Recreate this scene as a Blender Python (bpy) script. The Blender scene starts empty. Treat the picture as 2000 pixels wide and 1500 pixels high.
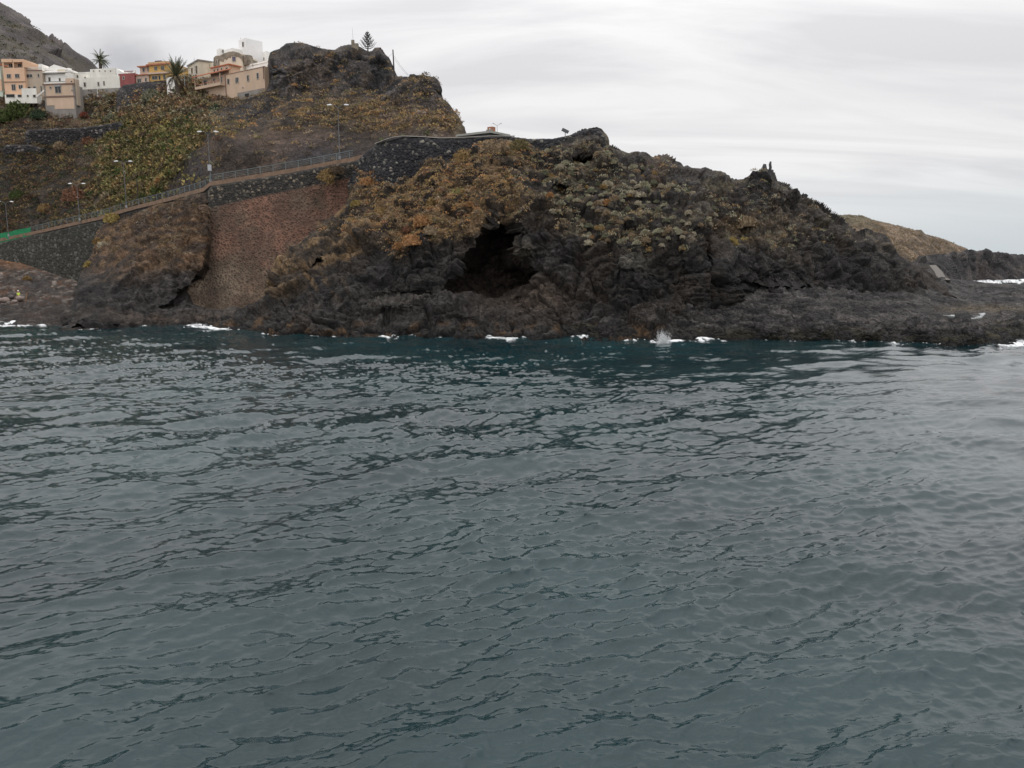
import bpy, math, random
import numpy as np
from mathutils import Vector

random.seed(7)
rng = np.random.default_rng(7)
C = bpy.context.scene.collection
SC = bpy.context.scene

# ------------------------------------------------------------------ camera
CAM_H = 9.0
F = 1540.0                       # focal length in photo pixels (2000 wide)
PITCH = math.atan(250 / F)
cam_d = bpy.data.cameras.new('camera')
cam = bpy.data.objects.new('camera', cam_d)
C.objects.link(cam)
cam.location = (0, 0, CAM_H)
cam.rotation_euler = (math.pi / 2 - PITCH, 0, 0)
cam_d.sensor_width = 36.0
cam_d.lens = 36.0 * F / 2000.0
cam_d.clip_start = 0.5
cam_d.clip_end = 20000
SC.camera = cam

# ------------------------------------------------------------------ sky, sun, exposure
w = bpy.data.worlds.new('World'); SC.world = w; w.use_nodes = True
nt = w.node_tree; nt.nodes.clear()
def N(t, **k):
    n = nt.nodes.new(t)
    for a, b in k.items():
        setattr(n, a, b)
    return n
SUN_EL, SUN_AZ = math.radians(74), math.radians(160)      # azimuth measured from +Y towards +X
out = N('ShaderNodeOutputWorld'); bg = N('ShaderNodeBackground')
bg.inputs['Strength'].default_value = 0.1
sky = N('ShaderNodeTexSky'); sky.sky_type = 'NISHITA'; sky.sun_disc = False
sky.sun_elevation = SUN_EL; sky.sun_rotation = SUN_AZ
tc = N('ShaderNodeTexCoord')
sep = N('ShaderNodeSeparateXYZ'); nt.links.new(tc.outputs['Generated'], sep.inputs[0])
# overcast sheet: a flat cloud deck seen in perspective (direction divided by its height)
zc = N('ShaderNodeMath', operation='MAXIMUM'); zc.inputs[1].default_value = 0.0
nt.links.new(sep.outputs['Z'], zc.inputs[0])
za = N('ShaderNodeMath', operation='ADD'); za.inputs[1].default_value = 0.16
nt.links.new(zc.outputs[0], za.inputs[0])
dx = N('ShaderNodeMath', operation='DIVIDE'); nt.links.new(sep.outputs['X'], dx.inputs[0]); nt.links.new(za.outputs[0], dx.inputs[1])
dy = N('ShaderNodeMath', operation='DIVIDE'); nt.links.new(sep.outputs['Y'], dy.inputs[0]); nt.links.new(za.outputs[0], dy.inputs[1])
comb = N('ShaderNodeCombineXYZ'); nt.links.new(dx.outputs[0], comb.inputs[0]); nt.links.new(dy.outputs[0], comb.inputs[1])
mp = N('ShaderNodeMapping'); mp.inputs['Rotation'].default_value = (0, 0, math.radians(-18)); mp.inputs['Scale'].default_value = (0.30, 0.95, 1)
nt.links.new(comb.outputs[0], mp.inputs[0])
nz = N('ShaderNodeTexNoise'); nz.inputs['Scale'].default_value = 1.9; nz.inputs['Detail'].default_value = 8; nz.inputs['Roughness'].default_value = 0.55
nz.inputs['Distortion'].default_value = 0.9
nt.links.new(mp.outputs[0], nz.inputs['Vector'])
cr = N('ShaderNodeValToRGB')
cr.color_ramp.elements[0].position = 0.38; cr.color_ramp.elements[0].color = (6.4, 6.3, 6.4, 1)
cr.color_ramp.elements[1].position = 0.60; cr.color_ramp.elements[1].color = (7.9, 7.75, 7.7, 1)
nt.links.new(nz.outputs['Fac'], cr.inputs[0])
# towards the horizon the deck thins into pale blue-grey, mostly on the seaward (right) side
hz = N('ShaderNodeMapRange'); hz.inputs['From Min'].default_value = 0.0; hz.inputs['From Max'].default_value = 0.13
hz.inputs['To Min'].default_value = 1.0; hz.inputs['To Max'].default_value = 0.0; hz.interpolation_type = 'SMOOTHSTEP'
nt.links.new(sep.outputs['Z'], hz.inputs['Value'])
rt = N('ShaderNodeMapRange'); rt.inputs['From Min'].default_value = -0.25; rt.inputs['From Max'].default_value = 0.5
rt.inputs['To Min'].default_value = 0.15; rt.inputs['To Max'].default_value = 1.0
nt.links.new(sep.outputs['X'], rt.inputs['Value'])
hm = N('ShaderNodeMath', operation='MULTIPLY'); nt.links.new(hz.outputs[0], hm.inputs[0]); nt.links.new(rt.outputs[0], hm.inputs[1])
mx = N('ShaderNodeMix', data_type='RGBA'); mx.inputs['B'].default_value = (5.2, 5.6, 5.9, 1)
nt.links.new(hm.outputs[0], mx.inputs['Factor']); nt.links.new(cr.outputs[0], mx.inputs['A'])
_a, _b = (272 - 1000) / 1540, (750 - 118) / 1540; _p = math.atan(250 / 1540)
_v = Vector((_a, math.cos(_p) + _b * math.sin(_p), -math.sin(_p) + _b * math.cos(_p))).normalized(); MISTDIR = tuple(_v)
# dark grey patch painted into the sky at the left for a mountain fading in mist
dv = N('ShaderNodeVectorMath', operation='DISTANCE'); dv.inputs[1].default_value = MISTDIR
cm = N('ShaderNodeMapping'); cm.inputs['Scale'].default_value = (1, 1, 2.0); cm.inputs['Location'].default_value = (0, 0, -MISTDIR[2]); nt.links.new(tc.outputs['Generated'], cm.inputs[0]); nt.links.new(cm.outputs[0], dv.inputs[0])
nd = N('ShaderNodeTexNoise'); nd.inputs['Scale'].default_value = 14; nd.inputs['Detail'].default_value = 4
nt.links.new(tc.outputs['Generated'], nd.inputs['Vector'])
nda = N('ShaderNodeMath', operation='MULTIPLY_ADD'); nda.inputs[1].default_value = 0.09; nt.links.new(nd.outputs['Fac'], nda.inputs[0]); nt.links.new(dv.outputs['Value'], nda.inputs[2])
dr = N('ShaderNodeMapRange'); dr.inputs['From Min'].default_value = 0.03; dr.inputs['From Max'].default_value = 0.125
dr.inputs['To Min'].default_value = 0.62; dr.inputs['To Max'].default_value = 0.0; dr.interpolation_type = 'SMOOTHSTEP'
nt.links.new(nda.outputs[0], dr.inputs['Value'])
mx2 = N('ShaderNodeMix', data_type='RGBA'); mx2.inputs['B'].default_value = (2.6, 2.65, 2.85, 1)
nt.links.new(dr.outputs[0], mx2.inputs['Factor']); nt.links.new(mx.outputs['Result'], mx2.inputs['A'])
# overcast sky: the deck is brighter overhead than near the horizon
# (CIE overcast distribution, (1 + 2 sin e) relative to its value at the top of the view)
zb0 = N('ShaderNodeMath', operation='MULTIPLY_ADD'); zb0.inputs[1].default_value = 2 / 1.4; zb0.inputs[2].default_value = 1 / 1.4
nt.links.new(sep.outputs['Z'], zb0.inputs[0])
zb = N('ShaderNodeMath', operation='MAXIMUM'); zb.inputs[1].default_value = 1.0; nt.links.new(zb0.outputs[0], zb.inputs[0])
vz = N('ShaderNodeVectorMath', operation='SCALE'); nt.links.new(mx2.outputs['Result'], vz.inputs[0]); nt.links.new(zb.outputs[0], vz.inputs['Scale'])
mx3 = N('ShaderNodeMix', data_type='RGBA'); mx3.inputs['Factor'].default_value = 0.94
nt.links.new(sky.outputs[0], mx3.inputs['A']); nt.links.new(vz.outputs[0], mx3.inputs['B'])
nt.links.new(mx3.outputs['Result'], bg.inputs['Color']); nt.links.new(bg.outputs[0], out.inputs[0])

sd = bpy.data.lights.new('sun', 'SUN'); sd.energy = 0.6; sd.angle = math.radians(100); sd.color = (1, 0.96, 0.9)
so = bpy.data.objects.new('sun', sd); C.objects.link(so)
sdir = Vector((math.sin(SUN_AZ) * math.cos(SUN_EL), math.cos(SUN_AZ) * math.cos(SUN_EL), math.sin(SUN_EL)))
so.rotation_euler = sdir.to_track_quat('Z', 'Y').to_euler(); so.location = (0, 0, 200)
SC.view_settings.view_transform = 'Standard'; SC.view_settings.look = 'None'
SC.view_settings.exposure = 0.25; SC.view_settings.gamma = 1.0; SC.view_settings.use_curve_mapping = False
SC.render.engine = 'CYCLES'
SC.cycles.use_denoising = True
SC.cycles.max_bounces = 6; SC.cycles.diffuse_bounces = 3; SC.cycles.glossy_bounces = 3; SC.cycles.transmission_bounces = 2
SC.cycles.volume_bounces = 1; SC.cycles.transparent_max_bounces = 4
SC.cycles.use_adaptive_sampling = True; SC.cycles.adaptive_threshold = 0.02

# ------------------------------------------------------------------ pixel <-> world
cp, sp = math.cos(PITCH), math.sin(PITCH)
def P(px, py, Y):
    """world point seen at photo pixel (px,py) whose world y is Y (arrays allowed)"""
    a = (np.asarray(px, float) - 1000) / F
    b = (750 - np.asarray(py, float)) / F
    wy = cp + b * sp; wz = -sp + b * cp
    t = np.asarray(Y, float) / wy
    return np.stack([a * t, wy * t, CAM_H + wz * t], -1)
def YW(px, py, z=0.0):
    b = (750 - np.asarray(py, float)) / F
    return (z - CAM_H) / (-sp + b * cp) * (cp + b * sp)
def V(px, py, Y):
    return Vector(P(px, py, Y))

# ------------------------------------------------------------------ numpy noise
def _h(ix, iy, iz, s):
    h = (ix.astype(np.uint32) * np.uint32(374761393) + iy.astype(np.uint32) * np.uint32(668265263)
         + iz.astype(np.uint32) * np.uint32(2147483647) + np.uint32(s * 9176 + 1013))
    h ^= h >> np.uint32(13); h *= np.uint32(1274126177); h ^= h >> np.uint32(16); h *= np.uint32(2246822519); h ^= h >> np.uint32(13)
    return h
def _f(h):
    return (h & np.uint32(0xFFFFFF)).astype(np.float32) / np.float32(0xFFFFFF)
def vnoise(p, seed=0):
    """smooth value noise in -1..1"""
    i = np.floor(p).astype(np.int64); f = (p - i).astype(np.float32); f = f * f * f * (f * (f * 6 - 15) + 10)
    r = 0
    for a in (0, 1):
        wa = f[:, 0] if a else 1 - f[:, 0]
        for b in (0, 1):
            wb = f[:, 1] if b else 1 - f[:, 1]
            for c in (0, 1):
                wc = f[:, 2] if c else 1 - f[:, 2]
                r = r + _f(_h(i[:, 0] + a, i[:, 1] + b, i[:, 2] + c, seed)) * wa * wb * wc
    return r * 2 - 1
def fbm(p, octv=4, seed=0, gain=0.5, lac=2.03):
    a, s, r = 1.0, 0.0, 0
    for o in range(octv):
        r = r + a * vnoise(p, seed + o * 17); s += a; a *= gain; p = p * lac + 5.3
    return r / s * 1.6
def ridged(p, octv=4, seed=0):
    a, s, r = 1.0, 0.0, 0
    for o in range(octv):
        r = r + a * (1 - np.abs(vnoise(p, seed + o * 31)) * 2); s += a; a *= 0.5; p = p * 2.1 + 3.1
    return r / s
def worley(p, seed=0):
    """F1, F2, id hash, vector to the nearest cell point"""
    p = p.astype(np.float32); i = np.floor(p).astype(np.int64)
    n = len(p); F1 = np.full(n, 9., np.float32); F2 = F1.copy(); idh = np.zeros(n, np.uint32); dv = np.zeros((n, 3), np.float32)
    for a in (-1, 0, 1):
        for b in (-1, 0, 1):
            for c in (-1, 0, 1):
                x, y, z = i[:, 0] + a, i[:, 1] + b, i[:, 2] + c
                h = _h(x, y, z, seed); h2 = h * np.uint32(2654435761); h2 ^= h2 >> np.uint32(15); h3 = h2 * np.uint32(2246822519); h3 ^= h3 >> np.uint32(13)
                d = np.stack([p[:, 0] - x - _f(h), p[:, 1] - y - _f(h2), p[:, 2] - z - _f(h3)], 1)
                q = (d * d).sum(1)
                m = q < F1
                F2 = np.where(m, F1, np.minimum(F2, q)); F1 = np.where(m, q, F1)
                idh = np.where(m, h3, idh); dv[m] = d[m]
    return np.sqrt(F1), np.sqrt(F2), idh, dv
def cellrand(idh, k):
    h = idh * np.uint32(2654435761 + 2 * k); h ^= h >> np.uint32(14); h *= np.uint32(1274126177); h ^= h >> np.uint32(12)
    return _f(h)
def facets(p, size, seed, tilt=0.7, off=0.5):
    """blocky rock relief: every cell is a tilted plane at its own height, cracks between"""
    F1, F2, i, d = worley(p / size, seed)
    g = np.stack([cellrand(i, 1), cellrand(i, 2), cellrand(i, 3)], 1) * 2 - 1
    r = (cellrand(i, 4) - 0.5) * off * 2 + (g * d).sum(1) * tilt
    e = F2 - F1
    crack = np.clip(1 - e / 0.15, 0, 1) ** 2
    return (r + 0.12) * sm(0.0, 0.24, e) * 1.25 - crack * 0.35, crack, i
def sm(a, b, x):
    t = np.clip((x - a) / (b - a), 0, 1); return t * t * (3 - 2 * t)
def mixc(a, b, t):
    a = np.asarray(a, float); b = np.asarray(b, float); t = np.asarray(t)[..., None]
    return a * (1 - t) + b * t

# ------------------------------------------------------------------ materials
MATS = {}
def new_mat(name):
    m = bpy.data.materials.new(name); m.use_nodes = True
    b = m.node_tree.nodes['Principled BSDF']
    return m, m.node_tree, b
def attr_mat(name, rough=0.9, bump=0.25, scale=4.0, var=0.35, spec=0.25, blocks=0.0):
    """colour from the mesh's own 'Col' (rock, soil, stone colours), fine grain and relief from noise"""
    m, t, b = new_mat(name)
    a = t.nodes.new('ShaderNodeAttribute'); a.attribute_name = 'Col'
    g = t.nodes.new('ShaderNodeNewGeometry')
    n = t.nodes.new('ShaderNodeTexNoise'); n.inputs['Scale'].default_value = scale; n.inputs['Detail'].default_value = 6; n.inputs['Roughness'].default_value = 0.65
    t.links.new(g.outputs['Position'], n.inputs['Vector'])
    r = t.nodes.new('ShaderNodeMapRange'); r.inputs['From Min'].default_value = 0.3; r.inputs['From Max'].default_value = 0.7
    r.inputs['To Min'].default_value = 1 - var; r.inputs['To Max'].default_value = 1 + var
    t.links.new(n.outputs['Fac'], r.inputs['Value'])
    v = t.nodes.new('ShaderNodeVectorMath'); v.operation = 'SCALE'
    t.links.new(a.outputs['Color'], v.inputs[0]); t.links.new(r.outputs[0], v.inputs['Scale'])
    t.links.new(v.outputs[0], b.inputs['Base Color'])
    bp = t.nodes.new('ShaderNodeBump'); bp.inputs['Strength'].default_value = bump; bp.inputs['Distance'].default_value = 0.6
    if blocks:
        # small angular blocks: each Voronoi cell sits at its own height and tone, cracks sunk between them
        ds = t.nodes.new('ShaderNodeVectorMath'); ds.operation = 'MULTIPLY_ADD'; ds.inputs[1].default_value = (0.35, 0.35, 0.35)
        t.links.new(n.outputs['Color'], ds.inputs[0]); t.links.new(g.outputs['Position'], ds.inputs[2])
        hsum = n.outputs['Fac']; tone = None
        for sc_, wt in ((1.5, 1.0), (3.6, 0.45)):
            ve = t.nodes.new('ShaderNodeTexVoronoi'); ve.feature = 'DISTANCE_TO_EDGE'; ve.inputs['Scale'].default_value = sc_
            vc = t.nodes.new('ShaderNodeTexVoronoi'); vc.feature = 'F1'; vc.inputs['Scale'].default_value = sc_
            for q in (ve, vc): t.links.new(ds.outputs[0], q.inputs['Vector'])
            rm = t.nodes.new('ShaderNodeMapRange'); rm.inputs['From Max'].default_value = 0.12; rm.interpolation_type = 'SMOOTHSTEP'; t.links.new(ve.outputs['Distance'], rm.inputs['Value'])
            sv = t.nodes.new('ShaderNodeSeparateColor'); t.links.new(vc.outputs['Color'], sv.inputs[0])
            m1 = t.nodes.new('ShaderNodeMath'); m1.operation = 'MULTIPLY_ADD'; m1.inputs[1].default_value = 0.9; t.links.new(sv.outputs[0], m1.inputs[0]); t.links.new(rm.outputs[0], m1.inputs[2])
            m2 = t.nodes.new('ShaderNodeMath'); m2.operation = 'MULTIPLY_ADD'; m2.inputs[1].default_value = wt * blocks; t.links.new(m1.outputs[0], m2.inputs[0]); t.links.new(hsum, m2.inputs[2]); hsum = m2.outputs[0]
            tr = t.nodes.new('ShaderNodeMapRange'); tr.inputs['To Min'].default_value = 0.72; tr.inputs['To Max'].default_value = 1.35; t.links.new(sv.outputs[1], tr.inputs['Value'])
            if tone is None: tone = tr.outputs[0]
            else:
                mt = t.nodes.new('ShaderNodeMath'); mt.operation = 'MULTIPLY'; t.links.new(tone, mt.inputs[0]); t.links.new(tr.outputs[0], mt.inputs[1]); tone = mt.outputs[0]
        v2 = t.nodes.new('ShaderNodeVectorMath'); v2.operation = 'SCALE'; t.links.new(v.outputs[0], v2.inputs[0]); t.links.new(tone, v2.inputs['Scale']); t.links.new(v2.outputs[0], b.inputs['Base Color'])
        t.links.new(hsum, bp.inputs['Height'])
    else:
        t.links.new(n.outputs['Fac'], bp.inputs['Height'])
    t.links.new(bp.outputs[0], b.inputs['Normal'])
    b.inputs['Roughness'].default_value = rough; b.inputs['Specular IOR Level'].default_value = spec
    return m
def plain(name, col, rough=0.85, var=0.12, scale=1.5, metal=0.0, spec=0.3, streak=0.0):
    if name in MATS: return MATS[name]
    m, t, b = new_mat(name)
    g = t.nodes.new('ShaderNodeNewGeometry')
    mpn = t.nodes.new('ShaderNodeMapping'); mpn.inputs['Scale'].default_value = (1, 1, 1 - streak)
    t.links.new(g.outputs['Position'], mpn.inputs[0])
    n = t.nodes.new('ShaderNodeTexNoise'); n.inputs['Scale'].default_value = scale; n.inputs['Detail'].default_value = 5; n.inputs['Roughness'].default_value = 0.6
    t.links.new(mpn.outputs[0], n.inputs['Vector'])
    r = t.nodes.new('ShaderNodeMapRange'); r.inputs['From Min'].default_value = 0.3; r.inputs['From Max'].default_value = 0.7
    r.inputs['To Min'].default_value = 1 - var; r.inputs['To Max'].default_value = 1 + var
    t.links.new(n.outputs['Fac'], r.inputs['Value'])
    v = t.nodes.new('ShaderNodeVectorMath'); v.operation = 'SCALE'; v.inputs[0].default_value = col
    t.links.new(r.outputs[0], v.inputs['Scale']); t.links.new(v.outputs[0], b.inputs['Base Color'])
    b.inputs['Roughness'].default_value = rough; b.inputs['Metallic'].default_value = metal; b.inputs['Specular IOR Level'].default_value = spec
    MATS[name] = m
    return m
ROCK = attr_mat('rock', 0.85, 0.75, 3.2, 0.4, 0.25, blocks=0.5)
MASON = attr_mat('masonry', 0.9, 0.3, 6.0, 0.2, 0.2)
FOLI = attr_mat('scrub_foliage', 0.9, 0.0, 2.0, 0.25, 0.1)

# ------------------------------------------------------------------ mesh helpers
def mk_mesh(name, verts, faces, mat, col=None, smooth=False):
    me = bpy.data.meshes.new(name)
    verts = np.asarray(verts, np.float32)
    if isinstance(faces, np.ndarray):
        k = faces.shape[1]; nf = len(faces)
        me.vertices.add(len(verts)); me.vertices.foreach_set('co', verts.ravel())
        me.loops.add(nf * k); me.loops.foreach_set('vertex_index', faces.astype(np.int32).ravel())
        me.polygons.add(nf); me.polygons.foreach_set('loop_start', np.arange(0, nf * k, k, dtype=np.int32))
        me.polygons.foreach_set('loop_total', np.full(nf, k, np.int32))
        me.update(calc_edges=True)
    else:
        me.from_pydata([tuple(map(float, v)) for v in verts], [], faces); me.update()
    me.polygons.foreach_set('use_smooth', np.full(len(me.polygons), smooth, bool))
    if col is not None:
        a = me.color_attributes.new('Col', 'FLOAT_COLOR', 'POINT')
        c4 = np.ones((len(verts), 4), np.float32); c4[:, :3] = np.clip(col, 0, 1); a.data.foreach_set('color', c4.ravel())
    if mat is not None: me.materials.append(mat)
    return me
def link(name, me, parent=None, **props):
    o = bpy.data.objects.new(name, me); C.objects.link(o)
    if parent is not None: o.parent = parent
    for k, v in props.items(): o[k] = v
    return o
def thing(name, loc, label, cat, group=None, rz=0):
    o = bpy.data.objects.new(name, None); C.objects.link(o)
    o.location = loc; o.rotation_euler.z = rz; o['label'] = label; o['category'] = cat
    o.empty_display_size = 0.3
    if group: o['group'] = group
    return o
class MB:
    """collects simple shapes; build() links them as one mesh, verts relative to origin"""
    def __init__(s, origin=(0, 0, 0)):
        s.v, s.f, s.o = [], [], Vector(origin)
    def add(s, vs, fs):
        k = len(s.v); s.v += [Vector(a) - s.o for a in vs]; s.f += [tuple(k + i for i in f) for f in fs]; return s
    def obox(s, O, u, n, u0, u1, n0, n1, z0, z1):
        O, u, n = Vector(O), Vector(u), Vector(n); up = Vector((0, 0, 1))
        vs = [O + u * a + n * b + up * c for c in (z0, z1) for b in (n0, n1) for a in (u0, u1)]
        return s.add(vs, [(0, 2, 3, 1), (4, 5, 7, 6), (0, 1, 5, 4), (2, 6, 7, 3), (0, 4, 6, 2), (1, 3, 7, 5)])
    def tube(s, pts, r, n=7):
        pts = [Vector(p) for p in pts]; rs = r if isinstance(r, (list, tuple)) else [r] * len(pts); vs = []
        for i, p in enumerate(pts):
            d = (pts[min(i + 1, len(pts) - 1)] - pts[max(i - 1, 0)]).normalized()
            a = d.cross(Vector((0.3, 1, 0.1))).normalized(); b = d.cross(a)
            vs += [p + (a * math.cos(2 * math.pi * k / n) + b * math.sin(2 * math.pi * k / n)) * rs[i] for k in range(n)]
        fs = [(i * n + k, i * n + (k + 1) % n, (i + 1) * n + (k + 1) % n, (i + 1) * n + k) for i in range(len(pts) - 1) for k in range(n)]
        fs += [tuple(range(n)), tuple(reversed(range((len(pts) - 1) * n, len(pts) * n)))]
        return s.add(vs, fs)
    def build(s, name, mat, parent=None, smooth=False, **props):
        me = bpy.data.meshes.new(name); me.from_pydata([tuple(v) for v in s.v], [], s.f); me.update()
        if mat: me.materials.append(mat)
        if smooth: me.polygons.foreach_set('use_smooth', [True] * len(me.polygons))
        o = link(name, me, parent, **props)
        if parent is None: o.location = s.o
        return o

# ------------------------------------------------------------------ relief: landforms as displaced sheets with a back
def seg_dist(px, py, line):
    """distance to polyline, nearest point"""
    d = np.full(px.shape, 1e9); qx = np.zeros(px.shape); qy = np.zeros(px.shape)
    for (x0, y0), (x1, y1) in zip(line[:-1], line[1:]):
        L = (x1 - x0) ** 2 + (y1 - y0) ** 2 + 1e-9
        t = np.clip(((px - x0) * (x1 - x0) + (py - y0) * (y1 - y0)) / L, 0, 1)
        ax, ay = x0 + t * (x1 - x0), y0 + t * (y1 - y0); dd = np.hypot(px - ax, py - ay)
        m = dd < d; d = np.where(m, dd, d); qx = np.where(m, ax, qx); qy = np.where(m, ay, qy)
    return d, qx, qy
def inside(px, py, poly):
    r = np.zeros(px.shape, bool); n = len(poly)
    for i in range(n):
        x0, y0 = poly[i]; x1, y1 = poly[(i + 1) % n]
        c = ((y0 > py) != (y1 > py))
        with np.errstate(divide='ignore', invalid='ignore'):
            xi = (x1 - x0) * (py - y0) / (y1 - y0 + 1e-12) + x0
        r ^= c & (px < xi)
    return r
def rbf_fit(ctrl, lam=0.02):
    A = np.array([(c[0], c[1]) for c in ctrl], float) / 100; y = np.array([c[2] for c in ctrl], float); n = len(A)
    D = np.hypot(A[:, None, 0] - A[None, :, 0], A[:, None, 1] - A[None, :, 1])
    K = np.sqrt(D ** 2 + 0.01)
    M = np.zeros((n + 3, n + 3)); M[:n, :n] = -K + lam * np.eye(n)
    M[:n, n] = 1; M[:n, n + 1:n + 3] = A; M[n, :n] = 1; M[n + 1:n + 3, :n] = A.T
    s = np.linalg.lstsq(M, np.r_[y, 0, 0, 0], rcond=1e-9)[0]
    def ev(px, py):
        x, z = np.asarray(px, float) / 100, np.asarray(py, float) / 100
        r = s[n] + s[n + 1] * x + s[n + 2] * z
        for k in range(n): r = r - s[k] * np.sqrt((x - A[k, 0]) ** 2 + (z - A[k, 1]) ** 2 + 0.01)
        return r
    return ev
SHEETS = {}
GRID = {}
def relief(name, top, bottom, ctrl, step, disp, color, mat, stepy=None, curl=(16, 4.0), back=(10, 0.5, 0.3), dents=(), bumps=(), smooth=False, parent=None, **props):
    """top: outline polyline left->right (rounds off backwards there); bottom: lower edge left->right"""
    poly = list(top) + list(reversed(bottom))
    ev = rbf_fit(ctrl)
    xs = [p[0] for p in poly]; ys = [p[1] for p in poly]; nb = back[0]; mg = nb * step
    gx = np.arange(min(xs) - mg, max(xs) + mg + step, step); stepy = stepy or step; gy = np.arange(min(ys) - mg, max(ys) + mg + step, stepy)
    PX, PY = np.meshgrid(gx, gy)
    ins = inside(PX, PY, poly)
    d, qx, qy = seg_dist(PX, PY, top)
    keep = ins | (d < mg)
    keep &= ~((~ins) & (PY > np.interp(PX, [b[0] for b in bottom], [b[1] for b in bottom]) + step * 1.5))
    ex = np.where(ins, PX, qx); ey = np.where(ins, PY, qy)
    Y = ev(ex, ey)
    for poly_d, depth, soft in dents:
        di, _, _ = seg_dist(ex, ey, list(poly_d) + [poly_d[0]]); di = np.where(inside(ex, ey, poly_d), di, -di)
        Y = Y + depth * sm(-soft * 0.3, soft, di)
    for bx, by, rx, ry, a in bumps:
        Y = Y + a * np.exp(-((ex - bx) / rx) ** 2 - ((ey - by) / ry) ** 2)
    cur = np.where(ins, np.clip(1 - d / curl[0], 0, 1) ** 2 * curl[1], curl[1])
    G = P(ex, ey, Y + cur)
    od = np.where(ins, 0, d)
    G[..., 1] += od * back[1]; G[..., 2] -= od * back[2]
    # base normals (smoothed)
    S = G.copy()
    for _ in range(3):
        S[1:-1, 1:-1] = (S[1:-1, 1:-1] * 2 + S[:-2, 1:-1] + S[2:, 1:-1] + S[1:-1, :-2] + S[1:-1, 2:]) / 6
    tx = np.gradient(S, axis=1); ty = np.gradient(S, axis=0)
    Nn = np.cross(tx, ty); Nn /= np.linalg.norm(Nn, axis=2, keepdims=True) + 1e-9
    Nn = np.where((Nn[..., 1:2] > 0) & (Nn[..., 2:3] < 0.2), -Nn, Nn); flip = Nn[..., 1] > 0.6; Nn[flip] *= -1
    idx = np.where(keep.ravel())[0]
    spc = np.maximum(np.linalg.norm(np.gradient(G, axis=0), axis=2), np.linalg.norm(np.gradient(G, axis=1), axis=2)); GRID['sp'] = np.clip(spc.ravel()[idx], 0.05, 4)
    p = G.reshape(-1, 3)[idx]; nn = Nn.reshape(-1, 3)[idx]; fx = ex.ravel()[idx]; fy = ey.ravel()[idx]
    dd, aux = disp(p, fx, fy, nn)
    dd = dd * (1 - 0.8 * np.clip(od.ravel()[idx] / 3, 0, 1)) * (1 - 0.35 * np.where(ins, np.clip(1 - d / 8, 0, 1), 1).ravel()[idx])
    full = np.full(PX.size, np.nan); full[idx] = dd; full = full.reshape(PX.shape); k = full.copy(); wsum = np.ones(PX.shape)
    acc = np.where(np.isnan(full), 0, full) * 6; cnt = np.where(np.isnan(full), 0, 6.0)
    for ax_, sh in ((0, 1), (0, -1), (1, 1), (1, -1)):
        r_ = np.roll(full, sh, ax_); acc += np.where(np.isnan(r_), 0, r_); cnt += np.where(np.isnan(r_), 0, 1)
    full = acc / np.maximum(cnt, 1); soft = full.copy()
    for _ in range(4):
        soft[1:-1, 1:-1] = (soft[1:-1, 1:-1] + soft[:-2, 1:-1] + soft[2:, 1:-1] + soft[1:-1, :-2] + soft[1:-1, 2:]) / 5
    near = np.where(ins, np.clip(1 - d / 9, 0, 1), 1); full = full * (1 - near) + soft * near
    dd = full.ravel()[idx]
    p2 = p + nn * dd[:, None]
    if 'shift' in aux: p2 = p2 + aux['shift']
    col = color(p2, fx, fy, nn, aux)
    lut = np.full(PX.size, -1, np.int64); lut[idx] = np.arange(len(idx)); L = lut.reshape(PX.shape)
    a, b, c2, e = L[:-1, :-1], L[1:, :-1], L[1:, 1:], L[:-1, 1:]
    ok = (a >= 0) & (b >= 0) & (c2 >= 0) & (e >= 0)
    faces = np.stack([a[ok], b[ok], c2[ok], e[ok]], 1)
    me = mk_mesh(name, p2, faces, mat, col, smooth)
    o = link(name, me, parent, **props)
    SHEETS[name] = dict(px=fx, py=fy, P=p2, N=nn, ins=ins.ravel()[idx] * sm(1, 8, d.ravel()[idx]), aux=aux, col=col)
    return o
def surf(name, px, py):
    s = SHEETS[name]; i = np.argmin((s['px'] - px) ** 2 + (s['py'] - py) ** 2); return Vector(s['P'][i].astype(float)), Vector(s['N'][i].astype(float))
def wl(px, py):
    return (px, py, float(YW(px, py)))

# =================================================================== TERRAIN
DARK = np.array((0.019, 0.018, 0.0175)); GREYR = np.array((0.085, 0.080, 0.075)); BROWN = np.array((0.085, 0.055, 0.037))
OCHRE = np.array((0.31, 0.195, 0.095)); SOIL = np.array((0.12, 0.066, 0.04)); PALE = np.array((0.24, 0.215, 0.15))

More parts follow.
